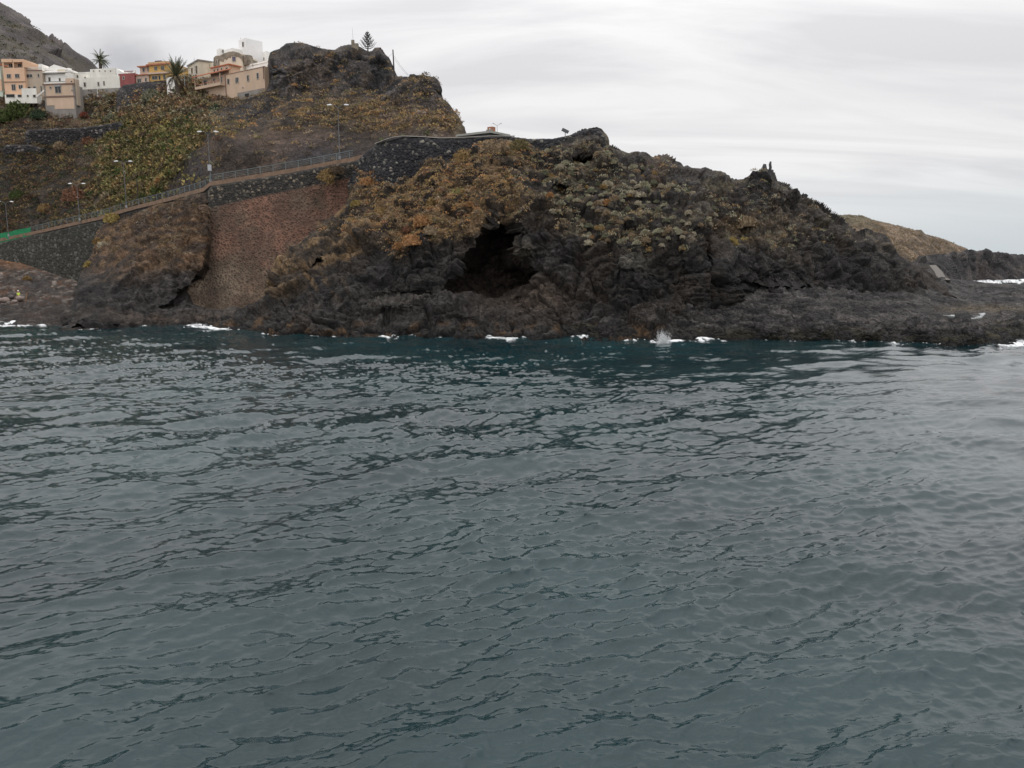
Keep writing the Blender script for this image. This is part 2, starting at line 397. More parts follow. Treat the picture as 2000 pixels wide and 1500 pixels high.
def rock_disp(a1=1.0, a2=0.8, a3=0.3, a4=0.25, s1=9, s2=3.4, s3=1.25, strat=0.0, sq=1.0, seed=0):
    def f(p, px, py, nn):
        q = p * np.array([1, 1, sq])
        warp = np.stack([fbm(p / 6, 2, 91 + seed), fbm(p / 6, 2, 92 + seed), fbm(p / 6, 2, 93 + seed)], 1) * 0.45
        q = q + warp
        sp_ = GRID['sp']; lod = lambda sz: np.clip(sz / (3.2 * sp_), 0, 1) ** 1.3
        big = fbm(p / s1, 3, 3 + seed)
        f1, c1, i1 = facets(q, s2, 11 + seed); f2, c2, i2 = facets(q, s3, 23 + seed, 0.6, 0.32)
        f3, c3, i3 = facets(q + 3.3, s3 * 0.42, 29 + seed, 0.6, 0.35)
        fi = ridged(p / 0.9, 2, 41 + seed)
        d = big * a1 + f1 * a2 * lod(s2) + f2 * a3 * 1.15 * lod(s3) + f3 * a3 * 0.6 * lod(s3 * 0.42) + (fi - 0.3) * a4 * 0.75 * lod(0.8)
        if strat:
            zz = p[:, 2] * 1.0 + fbm(p / 7, 2, 55) * 1.3
            d = d + strat * (np.abs((zz / 0.9) % 1 - 0.5) * 2 - 0.5 + 0.5 * vnoise(np.stack([p[:, 0] / 5, p[:, 1] / 5, zz * 1.4], 1), 77))
        return d, dict(big=big, c1=c1, c2=c2, i1=i1, i2=i2, i3=i3, f1=f1, f2=f2, fi=fi)
    return f

# ---- headland in the middle
cave = [(848, 590), (880, 544), (904, 508), (918, 482), (942, 448), (974, 420), (1000, 432), (1008, 455), (1003, 480), (1012, 500), (1030, 508), (1050, 530), (1040, 556), (1010, 566), (985, 572), (950, 582), (915, 580)]
VEGX = [520, 600, 700, 780, 860, 940, 1000, 1060, 1120, 1200, 1300, 1370, 1385, 1420, 1500, 1600, 1700, 1850]
VEGY = [590, 535, 470, 492, 478, 445, 425, 420, 470, 500, 500, 480, 430, 500, 505, 485, 480, 540]
def head_color(p, px, py, nn, ax):
    n1 = fbm(p / 7, 4, 201); n2 = fbm(p / 1.6, 3, 205); n3 = fbm(p / 0.6, 2, 208)
    c = mixc(DARK, (0.045, 0.042, 0.040), sm(-0.3, 0.7, n1 * .7 + 0.6 * n2))
    c = mixc(c, (0.058, 0.044, 0.034), sm(0.1, 0.7, fbm(p / 5, 3, 211)) * 0.5)
    c = c * (0.65 + 0.5 * cellrand(ax['i2'], 5) + 0.3 * cellrand(ax['i3'], 6))[:, None]
    vl = np.interp(px, VEGX, VEGY)
    v = sm(25, -35, py - vl + n1 * 30)
    left = sm(1090, 980, px + n1 * 60)
    # dry brown ground and ochre scrub on the slope
    g = mixc((0.033, 0.027, 0.023), (0.085, 0.061, 0.041), sm(-0.4, 0.6, n2))
    c = mixc(c, g, v * (0.35 + 0.5 * left) * sm(-0.5, 0.3, nn[:, 2] + 0.3 * n2))
    oc = sm(0.15, 0.55, fbm(p / 2.3, 3, 221) + 0.25 * left - 0.1) * v * sm(0.0, 0.4, nn[:, 2] + 0.5 * n3 + 0.1)
    c = mixc(c, mixc((0.15, 0.125, 0.085), OCHRE * 0.8, left * 0.8 + 0.15 * n2), oc * 0.75)
    # ochre lichen streaks on the left shoulder
    st = sm(0.2, 0.6, vnoise(np.stack([(p[:, 0] - 0.9 * p[:, 2]) / 5, p[:, 1] / 4, (p[:, 2] + 0.9 * p[:, 0]) / 1.0], 1), 231)) * sm(720, 600, px) * sm(600, 540, py)
    c = mixc(c, OCHRE * 0.7, st * 0.55 * sm(0.1, 0.5, n2 + 0.4))
    # brown cave surrounds, tan boulder beside the cave
    cv = np.exp(-((px - 1020) / 95) ** 2 - ((py - 585) / 38) ** 2)
    c = mixc(c, (0.075, 0.057, 0.045), cv * 0.75); c = mixc(c, (0.085, 0.066, 0.055), np.where(inside(px, py, cave), 0.8, 0))
    for bx, by, rx, ry, cc in ((1020, 488, 22, 14, (0.10, 0.085, 0.065)), (1062, 568, 22, 20, (0.11, 0.085, 0.066)), (1285, 325, 14, 22, (0.2, 0.11, 0.07)),
                               (1310, 300, 22, 9, (0.17, 0.125, 0.085)), (1225, 510, 14, 12, (0.13, 0.12, 0.10)), (1255, 505, 18, 14, (0.11, 0.105, 0.085)),
                               (1470, 565, 60, 8, (0.02, 0.02, 0.02)), (770, 585, 60, 20, (0.08, 0.072, 0.062)), (1455, 440, 60, 14, (0.15, 0.105, 0.06)),
                               (1450, 470, 50, 12, (0.17, 0.12, 0.06)), (1530, 430, 60, 16, (0.13, 0.10, 0.07)), (1405, 425, 25, 6, (0.13, 0.08, 0.05)),
                               (850, 290, 60, 20, (0.1, 0.08, 0.05)), (1490, 350, 20, 22, (0.04, 0.042, 0.045))):
        g = np.exp(-((px - bx) / rx) ** 2 - ((py - by) / ry) ** 2)
        c = mixc(c, cc, np.clip(g * 1.4, 0, 1) * (0.55 + 0.35 * n2.clip(-1, 1)))
    # paler weathered rock on the slope right of the cave
    c = mixc(c, GREYR * 0.95, sm(1050, 1200, px) * v * sm(-0.1, 0.5, n3 + 0.4 * n1) * 0.5)
    # lava ledges catching salt, wet foot
    c = mixc(c, GREYR * 0.7, sm(590, 610, py) * sm(-0.1, 0.6, n3) * 0.55)
    c = mixc(c, (0.16, 0.09, 0.04), sm(1.9, 0.7, p[:, 2]) * sm(0.25, 0.6, fbm(p / 1.6, 2, 241)) * 0.5)
    c = mixc(c, (0.012, 0.011, 0.011), sm(0.7, 0.1, p[:, 2]) * 0.85)
    return c * (1 - 0.45 * ax['c2'])[:, None] * (1 - 0.35 * ax['c1'])[:, None]
head_top = [(425, 632), (450, 615), (480, 602), (505, 592), (522, 578), (526, 552), (536, 530), (560, 508), (590, 480), (620, 455), (650, 430), (668, 405),
            (684, 388), (690, 372), (700, 352), (690, 335), (672, 335), (660, 320), (690, 316), (705, 322), (735, 345), (765, 348), (800, 344), (835, 333), (858, 325), (880, 308),
            (905, 300), (930, 289), (950, 285), (975, 280), (1005, 284), (1030, 290), (1060, 288), (1085, 278), (1120, 262), (1140, 254), (1158, 250), (1172, 254),
            (1182, 268), (1190, 282), (1212, 292), (1228, 300), (1248, 296), (1262, 297), (1272, 306), (1290, 302), (1303, 300), (1318, 310), (1335, 325),
            (1342, 322), (1352, 330), (1370, 337), (1376, 331), (1385, 342), (1420, 345), (1440, 350), (1455, 350), (1470, 338), (1480, 333), (1488, 328), (1506, 330),
            (1514, 338), (1520, 352), (1540, 362), (1553, 376), (1556, 384), (1568, 386), (1574, 381), (1582, 390), (1600, 400), (1620, 412), (1632, 422), (1650, 432), (1680, 455), (1692, 450),
            (1712, 452), (1725, 458), (1736, 470), (1742, 484), (1762, 502), (1790, 518), (1812, 532), (1838, 546), (1852, 558)]
head_bot = [(425, 660), (600, 672), (1000, 680), (1350, 682), (1500, 640), (1700, 604), (1860, 590)]
head_ctrl = [wl(430, 640), wl(520, 650), wl(600, 656), wl(800, 660), wl(1000, 661), wl(1200, 664), wl(1350, 666),
    (470, 605, 104), (600, 605, 93), (800, 603, 93), (1000, 602, 93), (1200, 590, 92), (1350, 600, 90.5),
    (540, 545, 104), (650, 540, 99), (800, 540, 96.5), (900, 565, 97), (1000, 585, 96.5), (1080, 560, 94), (1200, 540, 93.5), (1300, 530, 92.5), (1400, 525, 93.5),
    (600, 480, 109), (700, 480, 104), (800, 470, 100), (1000, 425, 100), (1100, 470, 97), (1200, 450, 98), (1350, 430, 98), (1372, 480, 95), (1395, 470, 102), (1440, 480, 103), (1500, 500, 101),
    (670, 410, 116), (750, 400, 112), (900, 390, 107), (1050, 380, 105), (1200, 370, 105), (1320, 355, 107.5), (1450, 400, 110), (1550, 430, 113),
    (670, 330, 126), (760, 350, 117.5), (850, 335, 116), (930, 295, 116), (1050, 292, 116), (1140, 258, 114.5), (1180, 285, 112), (1280, 305, 114), (1380, 345, 116),
    (1500, 335, 114), (1560, 390, 117), (1650, 435, 124), (1720, 470, 125), (1800, 530, 128), (1850, 562, 128),
    (1700, 540, 116), (1600, 500, 111), (1600, 590, 104), (1750, 580, 114), (1450, 600, 97), (1500, 560, 99), (1380, 640, 87)]
relief('headland', head_top, head_bot, head_ctrl, 1.75, rock_disp(1.3, 1.25, 0.5, 0.3, s3=1.25, strat=0.2), head_color, ROCK, curl=(22, 5.0),
       dents=[(cave, 9.0, 10), ([(612, 520), (618, 505), (632, 510), (630, 524)], 4, 5), ([(1075, 370), (1085, 355), (1105, 360), (1100, 378)], 4, 6),
              ([(1366, 520), (1372, 440), (1384, 445), (1392, 520)], 2.2, 8), ([(1110, 310), (1130, 295), (1155, 302), (1140, 318)], 2.5, 8),
              ([(700, 575), (760, 578), (880, 574), (800, 566)], 1.0, 6), ([(1430, 560), (1600, 566), (1590, 556), (1450, 548)], 1.5, 5)],
       bumps=[(1026, 484, 15, 12, -2.6), (770, 592, 50, 14, -1.5), (1225, 515, 30, 20, -1.2), (900, 610, 40, 10, -1.0), (925, 455, 20, 24, -0.9), (1340, 470, 14, 50, -1.0), (740, 455, 60, 16, -0.8)],
       kind='structure')

# ---- low lava shelf at the right
def shelf_color(p, px, py, nn, ax):
    n1 = fbm(p / 6, 3, 301); n2 = fbm(p / np.array([2.4, 2.4, 0.5]), 3, 305)
    c = mixc((0.028, 0.027, 0.027), (0.078, 0.073, 0.070), sm(-0.45, 0.5, n2 + 0.4 * n1))
    c = mixc(c, (0.115, 0.102, 0.095), sm(0.1, 0.6, n2) * sm(605, 640, py) * sm(1450, 1560, px) * sm(650, 640, py) * 0.7)
    c = mixc(c, (0.13, 0.105, 0.07), np.exp(-((py - 603) / 6) ** 2) * sm(1800, 1880, px) * 0.7)
    f = sm(1.5, 0.6, p[:, 2] + 0.5 * n1) * sm(0.1, 0.5, fbm(p / 1.5, 2, 311))
    c = mixc(c, (0.13, 0.115, 0.045), f * 0.7)
    c = mixc(c, (0.017, 0.016, 0.015), sm(1.5, 0.9, p[:, 2] + 0.35 * n1) * 0.75); c = mixc(c, (0.011, 0.011, 0.011), sm(0.6, 0.1, p[:, 2] + 0.2 * n1) * 0.9)
    return c * (1 - 0.4 * ax['c2'])[:, None] * (0.8 + 0.4 * cellrand(ax['i2'], 5))[:, None]
relief('lava_shelf', [(1100, 625), (1200, 606), (1350, 572), (1500, 552), (1650, 552), (1750, 548), (1810, 546), (1840, 541), (1880, 547), (1920, 552), (2000, 556), (2220, 560)],
       [(1100, 690), (2220, 692)],
       [(x_, 690, float(YW(x_, y_)) - 0.6) for x_, y_ in ((1120, 662), (1200, 664), (1300, 664), (1400, 664), (1500, 665), (1600, 666), (1700, 668), (1800, 671), (1900, 674), (2000, 671), (2100, 668), (2210, 666))] +
       [wl(1180, 662), wl(1240, 662), wl(1300, 663), wl(1420, 664), wl(1560, 664), wl(1800, 669), wl(1970, 671), (1200, 640, 88.5), (1280, 640, 88.5), (1600, 634, 86), (1800, 634, 84.6), wl(1120, 660), wl(1350, 664), wl(1500, 664), wl(1620, 664), wl(1700, 666), wl(1900, 673), wl(2050, 669), wl(2200, 665),
        (1350, 634, 88.5), (1500, 634, 86.6), (1700, 634, 85.4), (1900, 634, 83.6), (2100, 634, 85),
        (1500, 612, 91), (1700, 612, 93), (1850, 612, 99), (2000, 610, 99), (1500, 580, 98), (1700, 580, 108), (1900, 585, 124), (2050, 585, 124),
        (1900, 558, 165), (2050, 562, 165), (1700, 558, 118), (1500, 555, 101), (1350, 575, 95), (1350, 600, 91), (1150, 610, 91), (2200, 562, 165)],
       1.75, rock_disp(0.15, 0.34, 0.30, 0.3, s1=8, s2=2.6, s3=1.0, strat=0.16, sq=2.0, seed=5), shelf_color, ROCK, curl=(6, 3.0), back=(4, 0.6, 0.2), stepy=0.6, kind='structure')

# ---- rocky outcrop between the two retaining walls, and its foot
def crop_color(p, px, py, nn, ax):
    n1 = fbm(p / 6, 3, 401); n2 = fbm(p / 1.4, 3, 405); n3 = fbm(p / np.array([3.5, 3.5, .7]), 3, 409)
    c = mixc(DARK, (0.058, 0.052, 0.049), sm(-0.3, 0.5, n2))
    up = sm(560, 500, py + n1 * 25)
    g = mixc((0.062, 0.043, 0.032), (0.15, 0.092, 0.052), sm(-0.3, 0.55, n3))
    c = mixc(c, g, up * 0.9)
    c = mixc(c, OCHRE, sm(0.25, 0.6, fbm(p / 2, 3, 411)) * up * sm(330, 200, px) * 0.6)
    for bx, by, rx, ry, cc in ((345, 470, 12, 9, (0.36, 0.27, 0.19)), (340, 490, 9, 10, (0.3, 0.2, 0.12)), (365, 505, 7, 12, (0.26, 0.16, 0.10)), (315, 500, 8, 12, (0.2, 0.14, 0.09)),
                               (330, 580, 120, 18, (0.05, 0.046, 0.043)), (430, 612, 60, 10, (0.085, 0.072, 0.062)), (150, 610, 30, 10, (0.055, 0.048, 0.036)), (310, 622, 130, 8, (0.075, 0.055, 0.042))):
        gg = np.exp(-((px - bx) / rx) ** 2 - ((py - by) / ry) ** 2)
        c = mixc(c, cc, np.clip(gg * 1.3, 0, 1) * np.clip(0.6 + 0.5 * n2, 0, 1))
    c = mixc(c, (0.012, 0.011, 0.011), sm(0.6, 0.1, p[:, 2]) * 0.8)
    return c * (1 - 0.4 * ax['c2'])[:, None] * (0.8 + 0.4 * cellrand(ax['i2'], 5))[:, None]
relief('rock_outcrop', [(96, 640), (112, 612), (135, 600), (148, 580), (150, 552), (163, 525), (176, 492), (186, 450), (200, 438), (215, 432), (260, 414), (300, 403), (350, 389), (402, 374),
                (411, 378), (412, 470), (405, 518), (388, 545), (368, 566), (368, 590), (400, 604), (470, 600), (520, 606), (560, 620)],
       [(96, 655), (560, 665)],
       [wl(100, 636), wl(180, 640), wl(250, 640), wl(330, 637), wl(400, 634), wl(440, 640), wl(550, 652), (150, 606, 109), (250, 606, 107), (400, 610, 108), (480, 610, 107), (540, 625, 101),
        (170, 545, 124), (250, 530, 118), (350, 520, 116.5), (400, 480, 121), (190, 450, 152), (300, 407, 142), (400, 380, 129.5), (300, 450, 130), (220, 490, 137), (165, 520, 140), (350, 420, 130), (380, 560, 116)],
       1.75, rock_disp(0.9, 0.9, 0.4, 0.4, strat=0.12, seed=9), crop_color, ROCK, curl=(12, 4.0),
       dents=[([(310, 600), (360, 560), (400, 535), (392, 560), (350, 600)], 3, 8)],
       bumps=[(210, 628, 60, 8, -2.0), (130, 618, 22, 12, -1.5)], kind='structure')

# ---- rubble slope and beach at the far left
def rub_disp(p, px, py, nn):
    F1, F2, i, d = worley(p / 1.05, 61); F1b, F2b, ib, d2 = worley(p / 0.5, 62)
    big = fbm(p / 5, 3, 63)
    r = np.sqrt(np.clip(0.42 - F1 ** 2, 0, 1)) * (0.3 + 0.9 * cellrand(i, 3)) * 0.62
    return big * 0.5 + r + 0.14 * np.sqrt(np.clip(0.5 - F1b ** 2, 0, 1)), dict(i=i, F1=F1, i2=ib)
def rub_color(p, px, py, nn, ax):
    n = fbm(p / 4, 3, 66); st = sm(0.62, 0.4, ax['F1'])
    c = mixc((0.05, 0.035, 0.026), (0.10, 0.052, 0.03), sm(-0.3, 0.5, n))
    rc = mixc((0.04, 0.037, 0.035), (0.26, 0.22, 0.19), cellrand(ax['i'], 7) ** 2.2)
    c = mixc(c, rc, st * sm(505, 520, py))
    c = mixc(c, (0.17, 0.085, 0.04), sm(528, 508, py + px * -0.12 + n * 6) * 0.8)
    c = mixc(c, (0.022, 0.021, 0.021), sm(588, 600, py) * 0.65)
    c = mixc(c, (0.03, 0.03, 0.032), np.exp(-((px - 70) / 35) ** 2 - ((py - 557) / 14) ** 2) * 0.8)
    return c
relief('rubble_slope', [(-260, 500), (-60, 503), (0, 506), (40, 513), (90, 528), (130, 543), (165, 556), (200, 560)], [(-260, 650), (200, 655)],
       [wl(-250, 628), wl(0, 629), wl(90, 634), wl(180, 640), (0, 602, 119), (0, 590, 124), (0, 582, 131), (0, 570, 134), (100, 587, 122), (0, 550, 145), (0, 512, 156), (100, 533, 150), (160, 556, 138), (-250, 510, 160), (-250, 582, 134), (-250, 600, 121), (180, 600, 118)],
       1.6, rub_disp, rub_color, ROCK, curl=(5, 1.5), back=(5, 0.5, 0.3), kind='structure')

# ---- hillside with the crag on top
CRAG = [(505, 190), (517, 120), (555, 80), (620, 90), (700, 80), (750, 88), (775, 150), (800, 152), (770, 185), (700, 180), (600, 192), (560, 200)]
def hill_disp(p, px, py, nn):
    base, ax = rock_disp(1.5, 1.1, 0.5, 0.35, s1=13, s2=4.2, s3=1.5, seed=15)(p, px, py, nn)
    cr = sm(-25, 20, np.where(inside(px, py, CRAG), 1, -1) * seg_dist(px, py, CRAG + [CRAG[0]])[0])
    rk = np.exp(-((px - 490) / 60) ** 2 - ((py - 218) / 22) ** 2) + np.exp(-((px - 820) / 60) ** 2 - ((py - 190) / 40) ** 2) + sm(880, 900, px)
    cut = sm(-14, 6, py - np.interp(px, [300, 360, 410, 450, 520, 600, 680, 760, 905], [395, 330, 268, 262, 262, 262, 262, 262, 262])) * sm(300, 330, px)
    rough = np.clip(0.35 + 0.85 * cr + 0.7 * rk - 0.2 * cut, 0.2, 1.2)
    lump = ridged(p / 1.9, 3, 131) * 0.55
    ax.update(cr=cr, rk=rk, cut=cut)
    return base * rough + lump * (1 - np.clip(cr + cut, 0, 1)), ax
def hill_color(p, px, py, nn, ax):
    n1 = fbm(p / 9, 3, 501); n2 = fbm(p / 2.2, 3, 505); n3 = fbm(p / 0.8, 2, 509)
    soil = mixc((0.038, 0.030, 0.024), (0.095, 0.068, 0.046), sm(-0.4, 0.5, n2 + 0.4 * n1))
    green = mixc((0.035, 0.034, 0.02), (0.10, 0.085, 0.04), sm(-0.3, 0.5, n3 + 0.3 * n2))
    c = mixc(soil, green, sm(470, 380, px + n1 * 40) * sm(150, 230, px + n1 * 40) * sm(190, 230, py) * 0.9)
    c = mixc(c, (0.042, 0.036, 0.03), sm(220, 130, px + n1 * 50) * sm(230, 290, py) * 0.6)
    rock = mixc((0.028, 0.027, 0.028), (0.088, 0.08, 0.079), sm(-0.4, 0.5, n2 + 0.4 * n1))
    rock = mixc(rock, (0.16, 0.115, 0.08), sm(0.2, 0.6, fbm(p / 3, 3, 515)) * 0.4)
    c = mixc(c, rock, np.clip(ax['cr'] + ax['rk'], 0, 1) * 0.95)
    # reddish brown cut banks above the road
    cutc = mixc((0.042, 0.032, 0.026), (0.088, 0.06, 0.045), sm(-0.4, 0.5, n1 + 0.5 * n2))
    st = vnoise(np.stack([p[:, 0] / 0.7, p[:, 1] / 0.7, p[:, 2] / 8], 1), 521)
    cutc = cutc * (1 + 0.18 * st)[:, None]
    cutc = mixc(cutc, (0.048, 0.043, 0.047), np.clip(np.exp(-((px - 385) / 28) ** 2 - ((py - 330) / 38) ** 2) + np.exp(-((px - 620) / 75) ** 2 - ((py - 300) / 20) ** 2), 0, 1) * 0.85)
    c = mixc(c, cutc, ax['cut'] * 0.95)
    c = mixc(c, (0.15, 0.105, 0.08), np.exp(-((px - 780) / 75) ** 2 - ((py - 235) / 30) ** 2) * 0.6)
    c = mixc(c, (0.27, 0.23, 0.19), np.clip(np.exp(-((px - 830 - (py - 235) * .55) / 16) ** 2 - ((py - 235) / 35) ** 2), 0, 1) * sm(0.1, 0.5, n3) * 0.8)
    c = mixc(c, (0.2, 0.16, 0.09), np.exp(-((px - 893) / 10) ** 2 - ((py - 245) / 22) ** 2) * 0.7)
    c = mixc(c, (0.15, 0.10, 0.065), np.exp(-((px - 130) / 95) ** 2 - ((py - 238) / 7) ** 2) * 0.8)
    c = mixc(c, (0.03, 0.03, 0.035), np.exp(-((px - 480) / 40) ** 2 - ((py - 225) / 16) ** 2) * 0.6)
    return c * (1 - 0.35 * ax['c2'] * np.clip(ax['cr'] + ax['rk'] + 0.2, 0, 1))[:, None] * (0.88 + 0.24 * cellrand(ax['i2'], 5))[:, None]
hill_top = [(-280, 190), (-100, 180), (0, 178), (50, 180), (85, 185), (160, 172), (230, 164), (300, 157), (330, 160), (345, 150), (368, 150), (390, 150), (440, 150), (500, 150), (517, 150),
            (519, 138), (524, 116), (530, 104), (545, 97), (558, 87), (575, 85), (600, 90), (612, 96), (640, 100), (655, 101), (668, 95), (680, 92), (700, 92), (712, 98), (722, 98),
            (730, 92), (742, 92), (749, 102), (758, 110), (766, 125), (770, 147), (785, 150), (797, 152), (803, 146), (812, 147), (815, 152), (828, 150), (848, 151), (853, 160),
            (859, 176), (856, 187), (864, 197), (880, 215), (893, 233), (902, 252), (908, 270), (914, 292)]
relief('hillside', hill_top, [(-280, 520), (0, 480), (155, 446), (300, 415), (410, 372), (690, 330), (914, 305)],
       [(-280, 500, 190), (0, 470, 178), (155, 432, 166), (245, 408, 159), (330, 387, 150), (408, 356, 138), (500, 338, 136), (600, 322, 135), (690, 310, 134), (760, 300, 131), (850, 285, 130), (905, 285, 131),
        (0, 350, 192), (100, 300, 196), (100, 250, 201), (200, 300, 188), (200, 240, 202), (300, 300, 178), (300, 230, 194), (400, 270, 158), (390, 230, 178), (450, 225, 172), (430, 262, 143), (500, 272, 142), (600, 272, 141),
        (700, 262, 141), (800, 250, 141), (880, 235, 143), (500, 225, 166), (600, 215, 158), (700, 205, 155), (800, 190, 152), (890, 245, 144), (905, 265, 141),
        (330, 330, 160), (360, 310, 152), (300, 360, 160), (-280, 350, 205),
        (30, 181, 213), (65, 186, 213), (85, 215, 206), (150, 222, 206), (110, 190, 212), (190, 180, 213), (235, 172, 213), (300, 163, 212), (335, 186, 201), (348, 192, 196), (-280, 200, 225), (0, 190, 212),
        (400, 204, 190.5), (440, 198, 188), (465, 192, 188), (515, 180, 182), (390, 165, 200), (450, 155, 205), (500, 155, 205),
        (530, 182, 173), (600, 187, 170), (680, 175, 168), (760, 172, 164), (850, 165, 156), (530, 130, 176), (560, 95, 178), (600, 92, 178), (650, 102, 177), (690, 95, 177), (740, 98, 175), (765, 140, 171), (852, 155, 157)],
       1.75, hill_disp, hill_color, ROCK, curl=(14, 4.0), back=(12, 0.5, 0.06),
       dents=[([(745, 200), (770, 172), (775, 195), (750, 215)], 2.5, 6)], bumps=[(560, 140, 42, 45, -3), (490, 220, 50, 22, -3), (838, 170, 25, 18, -2)], kind='structure')

# ---- road along the hillside
RE = [(-260, 500, 190), (-100, 484, 181), (0, 469, 172), (62, 456, 168), (155, 435, 160), (200, 425, 156), (245, 411, 151), (270, 404, 148.5), (300, 397, 145.5), (350, 384, 139.5), (400, 370, 132), (412, 359, 130), (500, 345, 129.3), (600, 328, 128.6), (690, 311, 128), (720, 304, 128)]
REW = [V(*r) for r in RE]
def offs(pts, d, dz=0.0):
    r = []
    for i, p in enumerate(pts):
        t = (pts[min(i + 1, len(pts) - 1)] - pts[max(i - 1, 0)]); t.z = 0; t.normalize()
        r.append(p + Vector((-t.y, t.x, 0)) * d + Vector((0, 0, dz)))
    return r
ib = offs(REW, 6.5)
vs = REW + ib + [p - Vector((0, 0, 1.5)) for p in REW]; n = len(REW)
vs += [p - Vector((0, 0, 1.5)) for p in ib]
mb = MB((0, 0, 0)).add(vs, [(i, i + 1, n + i + 1, n + i) for i in range(n - 1)] + [(2 * n + i, 2 * n + i + 1, i + 1, i) for i in range(n - 1)])
mb.build('road', plain('asphalt', (0.055, 0.053, 0.05)), kind='structure')
mb = MB((0, 0, 0)); k0 = offs(REW, -0.25, 0.30); k1 = offs(REW, 0.25, 0.30); k2 = offs(REW, -0.25, -0.35); k3 = offs(REW, 0.25, -0.05)
for i in range(n - 1):
    mb.add([k0[i], k0[i + 1], k1[i + 1], k1[i], k2[i], k2[i + 1], k3[i + 1], k3[i]], [(0, 1, 2, 3), (4, 5, 1, 0), (3, 2, 6, 7)])
mb.build('road_kerb', plain('kerb', (0.20, 0.135, 0.095), var=0.25), kind='structure')

# ---- masonry retaining walls
def wall_disp(size, amp):
    def f(p, px, py, nn):
        F1, F2, i, d = worley(p * np.array([1, 1, 1.25]) / size, 71)
        e = F2 - F1; dome = sm(0.02, 0.3, e)
        return (dome - 0.5) * amp + (cellrand(i, 2) - 0.5) * amp * 0.8 * dome + fbm(p / 6, 2, 72) * 0.12, dict(i=i, e=e)
    return f
def wcol(dark, light, joint, p_light=6.0, tint=None):
    def f(p, px, py, nn, ax):
        r = cellrand(ax['i'], 5); n = fbm(p / 5, 3, 75)
        c = mixc(dark, light, r ** p_light); c = c * (0.8 + 0.4 * cellrand(ax['i'], 6))[:, None] * (1 + 0.18 * n)[:, None]
        c = mixc(c, joint, sm(0.16, 0.04, ax['e']))
        if tint: c = tint(c, p, px, py, n, ax)
        return c
    return f
relief('retaining_wall', [(-280, 512), (-100, 488), (0, 473), (62, 460), (155, 439), (200, 429), (205, 436)], [(-280, 560), (0, 560), (205, 575)],
       [(-280, 520, 189), (0, 480, 171), (62, 465, 167), (155, 445, 159), (200, 435, 155.5), (-280, 560, 186), (0, 545, 168), (62, 550, 164), (155, 560, 156.5), (200, 560, 153)],
       1.5, wall_disp(0.62, 0.14), wcol((0.040, 0.040, 0.034), (0.13, 0.125, 0.11), (0.026, 0.026, 0.023), 4), MASON, curl=(3, 0.6), back=(4, 0.6, 0.0),
       label='long dark grey stone retaining wall under the green netting', category='retaining wall')
def red_tint(c, p, px, py, n, ax):
    line = np.interp(px, [400, 660, 700], [408, 352, 345])
    lo = sm(-3, 3, py - line)
    red = sm(-0.5, 0.45, fbm(p / 4.5, 3, 81) + 0.25 * np.exp(-((px - 560) / 110) ** 2 - ((py - 470) / 70) ** 2) - 0.6 * sm(500, 560, py))
    mort = mixc((0.125, 0.092, 0.066), (0.19, 0.105, 0.076), red)
    mort = mixc(mort, (0.28, 0.235, 0.18), np.exp(-((px - 400) / 60) ** 2 - ((py - 555) / 40) ** 2) * 0.6)
    mort = mixc(mort, (0.075, 0.058, 0.045), np.clip(sm(0.1, 0.5, n) * 0.5 + np.exp(-((px - 415) / 14) ** 2) * 0.6, 0, 0.85))
    mort = mort * (1 + 0.22 * vnoise(np.stack([p[:, 0] / 1.3, p[:, 1] / 1.3, p[:, 2] / 9], 1), 83) + 0.15 * fbm(p / 2, 2, 84))[:, None]
    stn = mixc((0.05, 0.038, 0.03), (0.10, 0.062, 0.046), cellrand(ax['i'], 8))
    low = mixc(stn, mort, sm(0.40, 0.12, ax['e']))
    return mixc(c, low, lo)
RW_TOP = [(352, 600), (358, 572), (372, 545), (392, 520), (404, 498), (404, 380), (406, 370), (412, 362), (500, 348), (600, 331), (690, 314), (715, 309), (720, 330)]
relief('stone_wall', RW_TOP, [(352, 612), (560, 615), (720, 420)],
       [(405, 375, 128.6), (412, 365, 128.8), (500, 352, 128.2), (600, 335, 127.5), (700, 318, 127), (405, 470, 125.5), (400, 560, 121.5), (365, 560, 120), (365, 595, 117.5), (450, 595, 118.5), (550, 600, 118), (550, 450, 124.5), (650, 420, 125.5), (550, 540, 121.5), (700, 400, 126)],
       1.3, wall_disp(0.44, 0.16), wcol((0.034, 0.033, 0.031), (0.24, 0.20, 0.15), (0.024, 0.023, 0.022), 7, red_tint), MASON, curl=(4, 1.0), back=(4, 0.6, 0.0),
       label='tall reddish brown stone wall with a darker band on top, under the straight railing', category='stone wall')
relief('viewpoint_wall', [(655, 352), (672, 335), (690, 320), (712, 300), (735, 282), (755, 274), (772, 269), (790, 267), (820, 268), (860, 271), (900, 270), (960, 267), (1005, 267), (1040, 271), (1080, 270), (1110, 264), (1150, 251), (1170, 252), (1182, 268)],
       [(655, 370), (760, 372), (900, 345), (1100, 312), (1182, 290)],
       [(660, 355, 129), (690, 330, 127.2), (735, 300, 122), (790, 280, 119), (850, 285, 118), (900, 285, 118), (1000, 280, 118.8), (1100, 275, 117.8), (1170, 260, 116), (760, 350, 119.5), (850, 340, 117), (735, 350, 121), (690, 355, 125.5), (1000, 310, 118)],
       1.3, wall_disp(0.5, 0.2), wcol((0.032, 0.032, 0.036), (0.24, 0.225, 0.19), (0.02, 0.02, 0.023), 9), MASON, curl=(3, 0.5), back=(4, 0.4, 0.0),
       label='curved black lava stone wall around the viewpoint above the cave', category='stone wall')
wall_o = bpy.data.objects['viewpoint_wall']
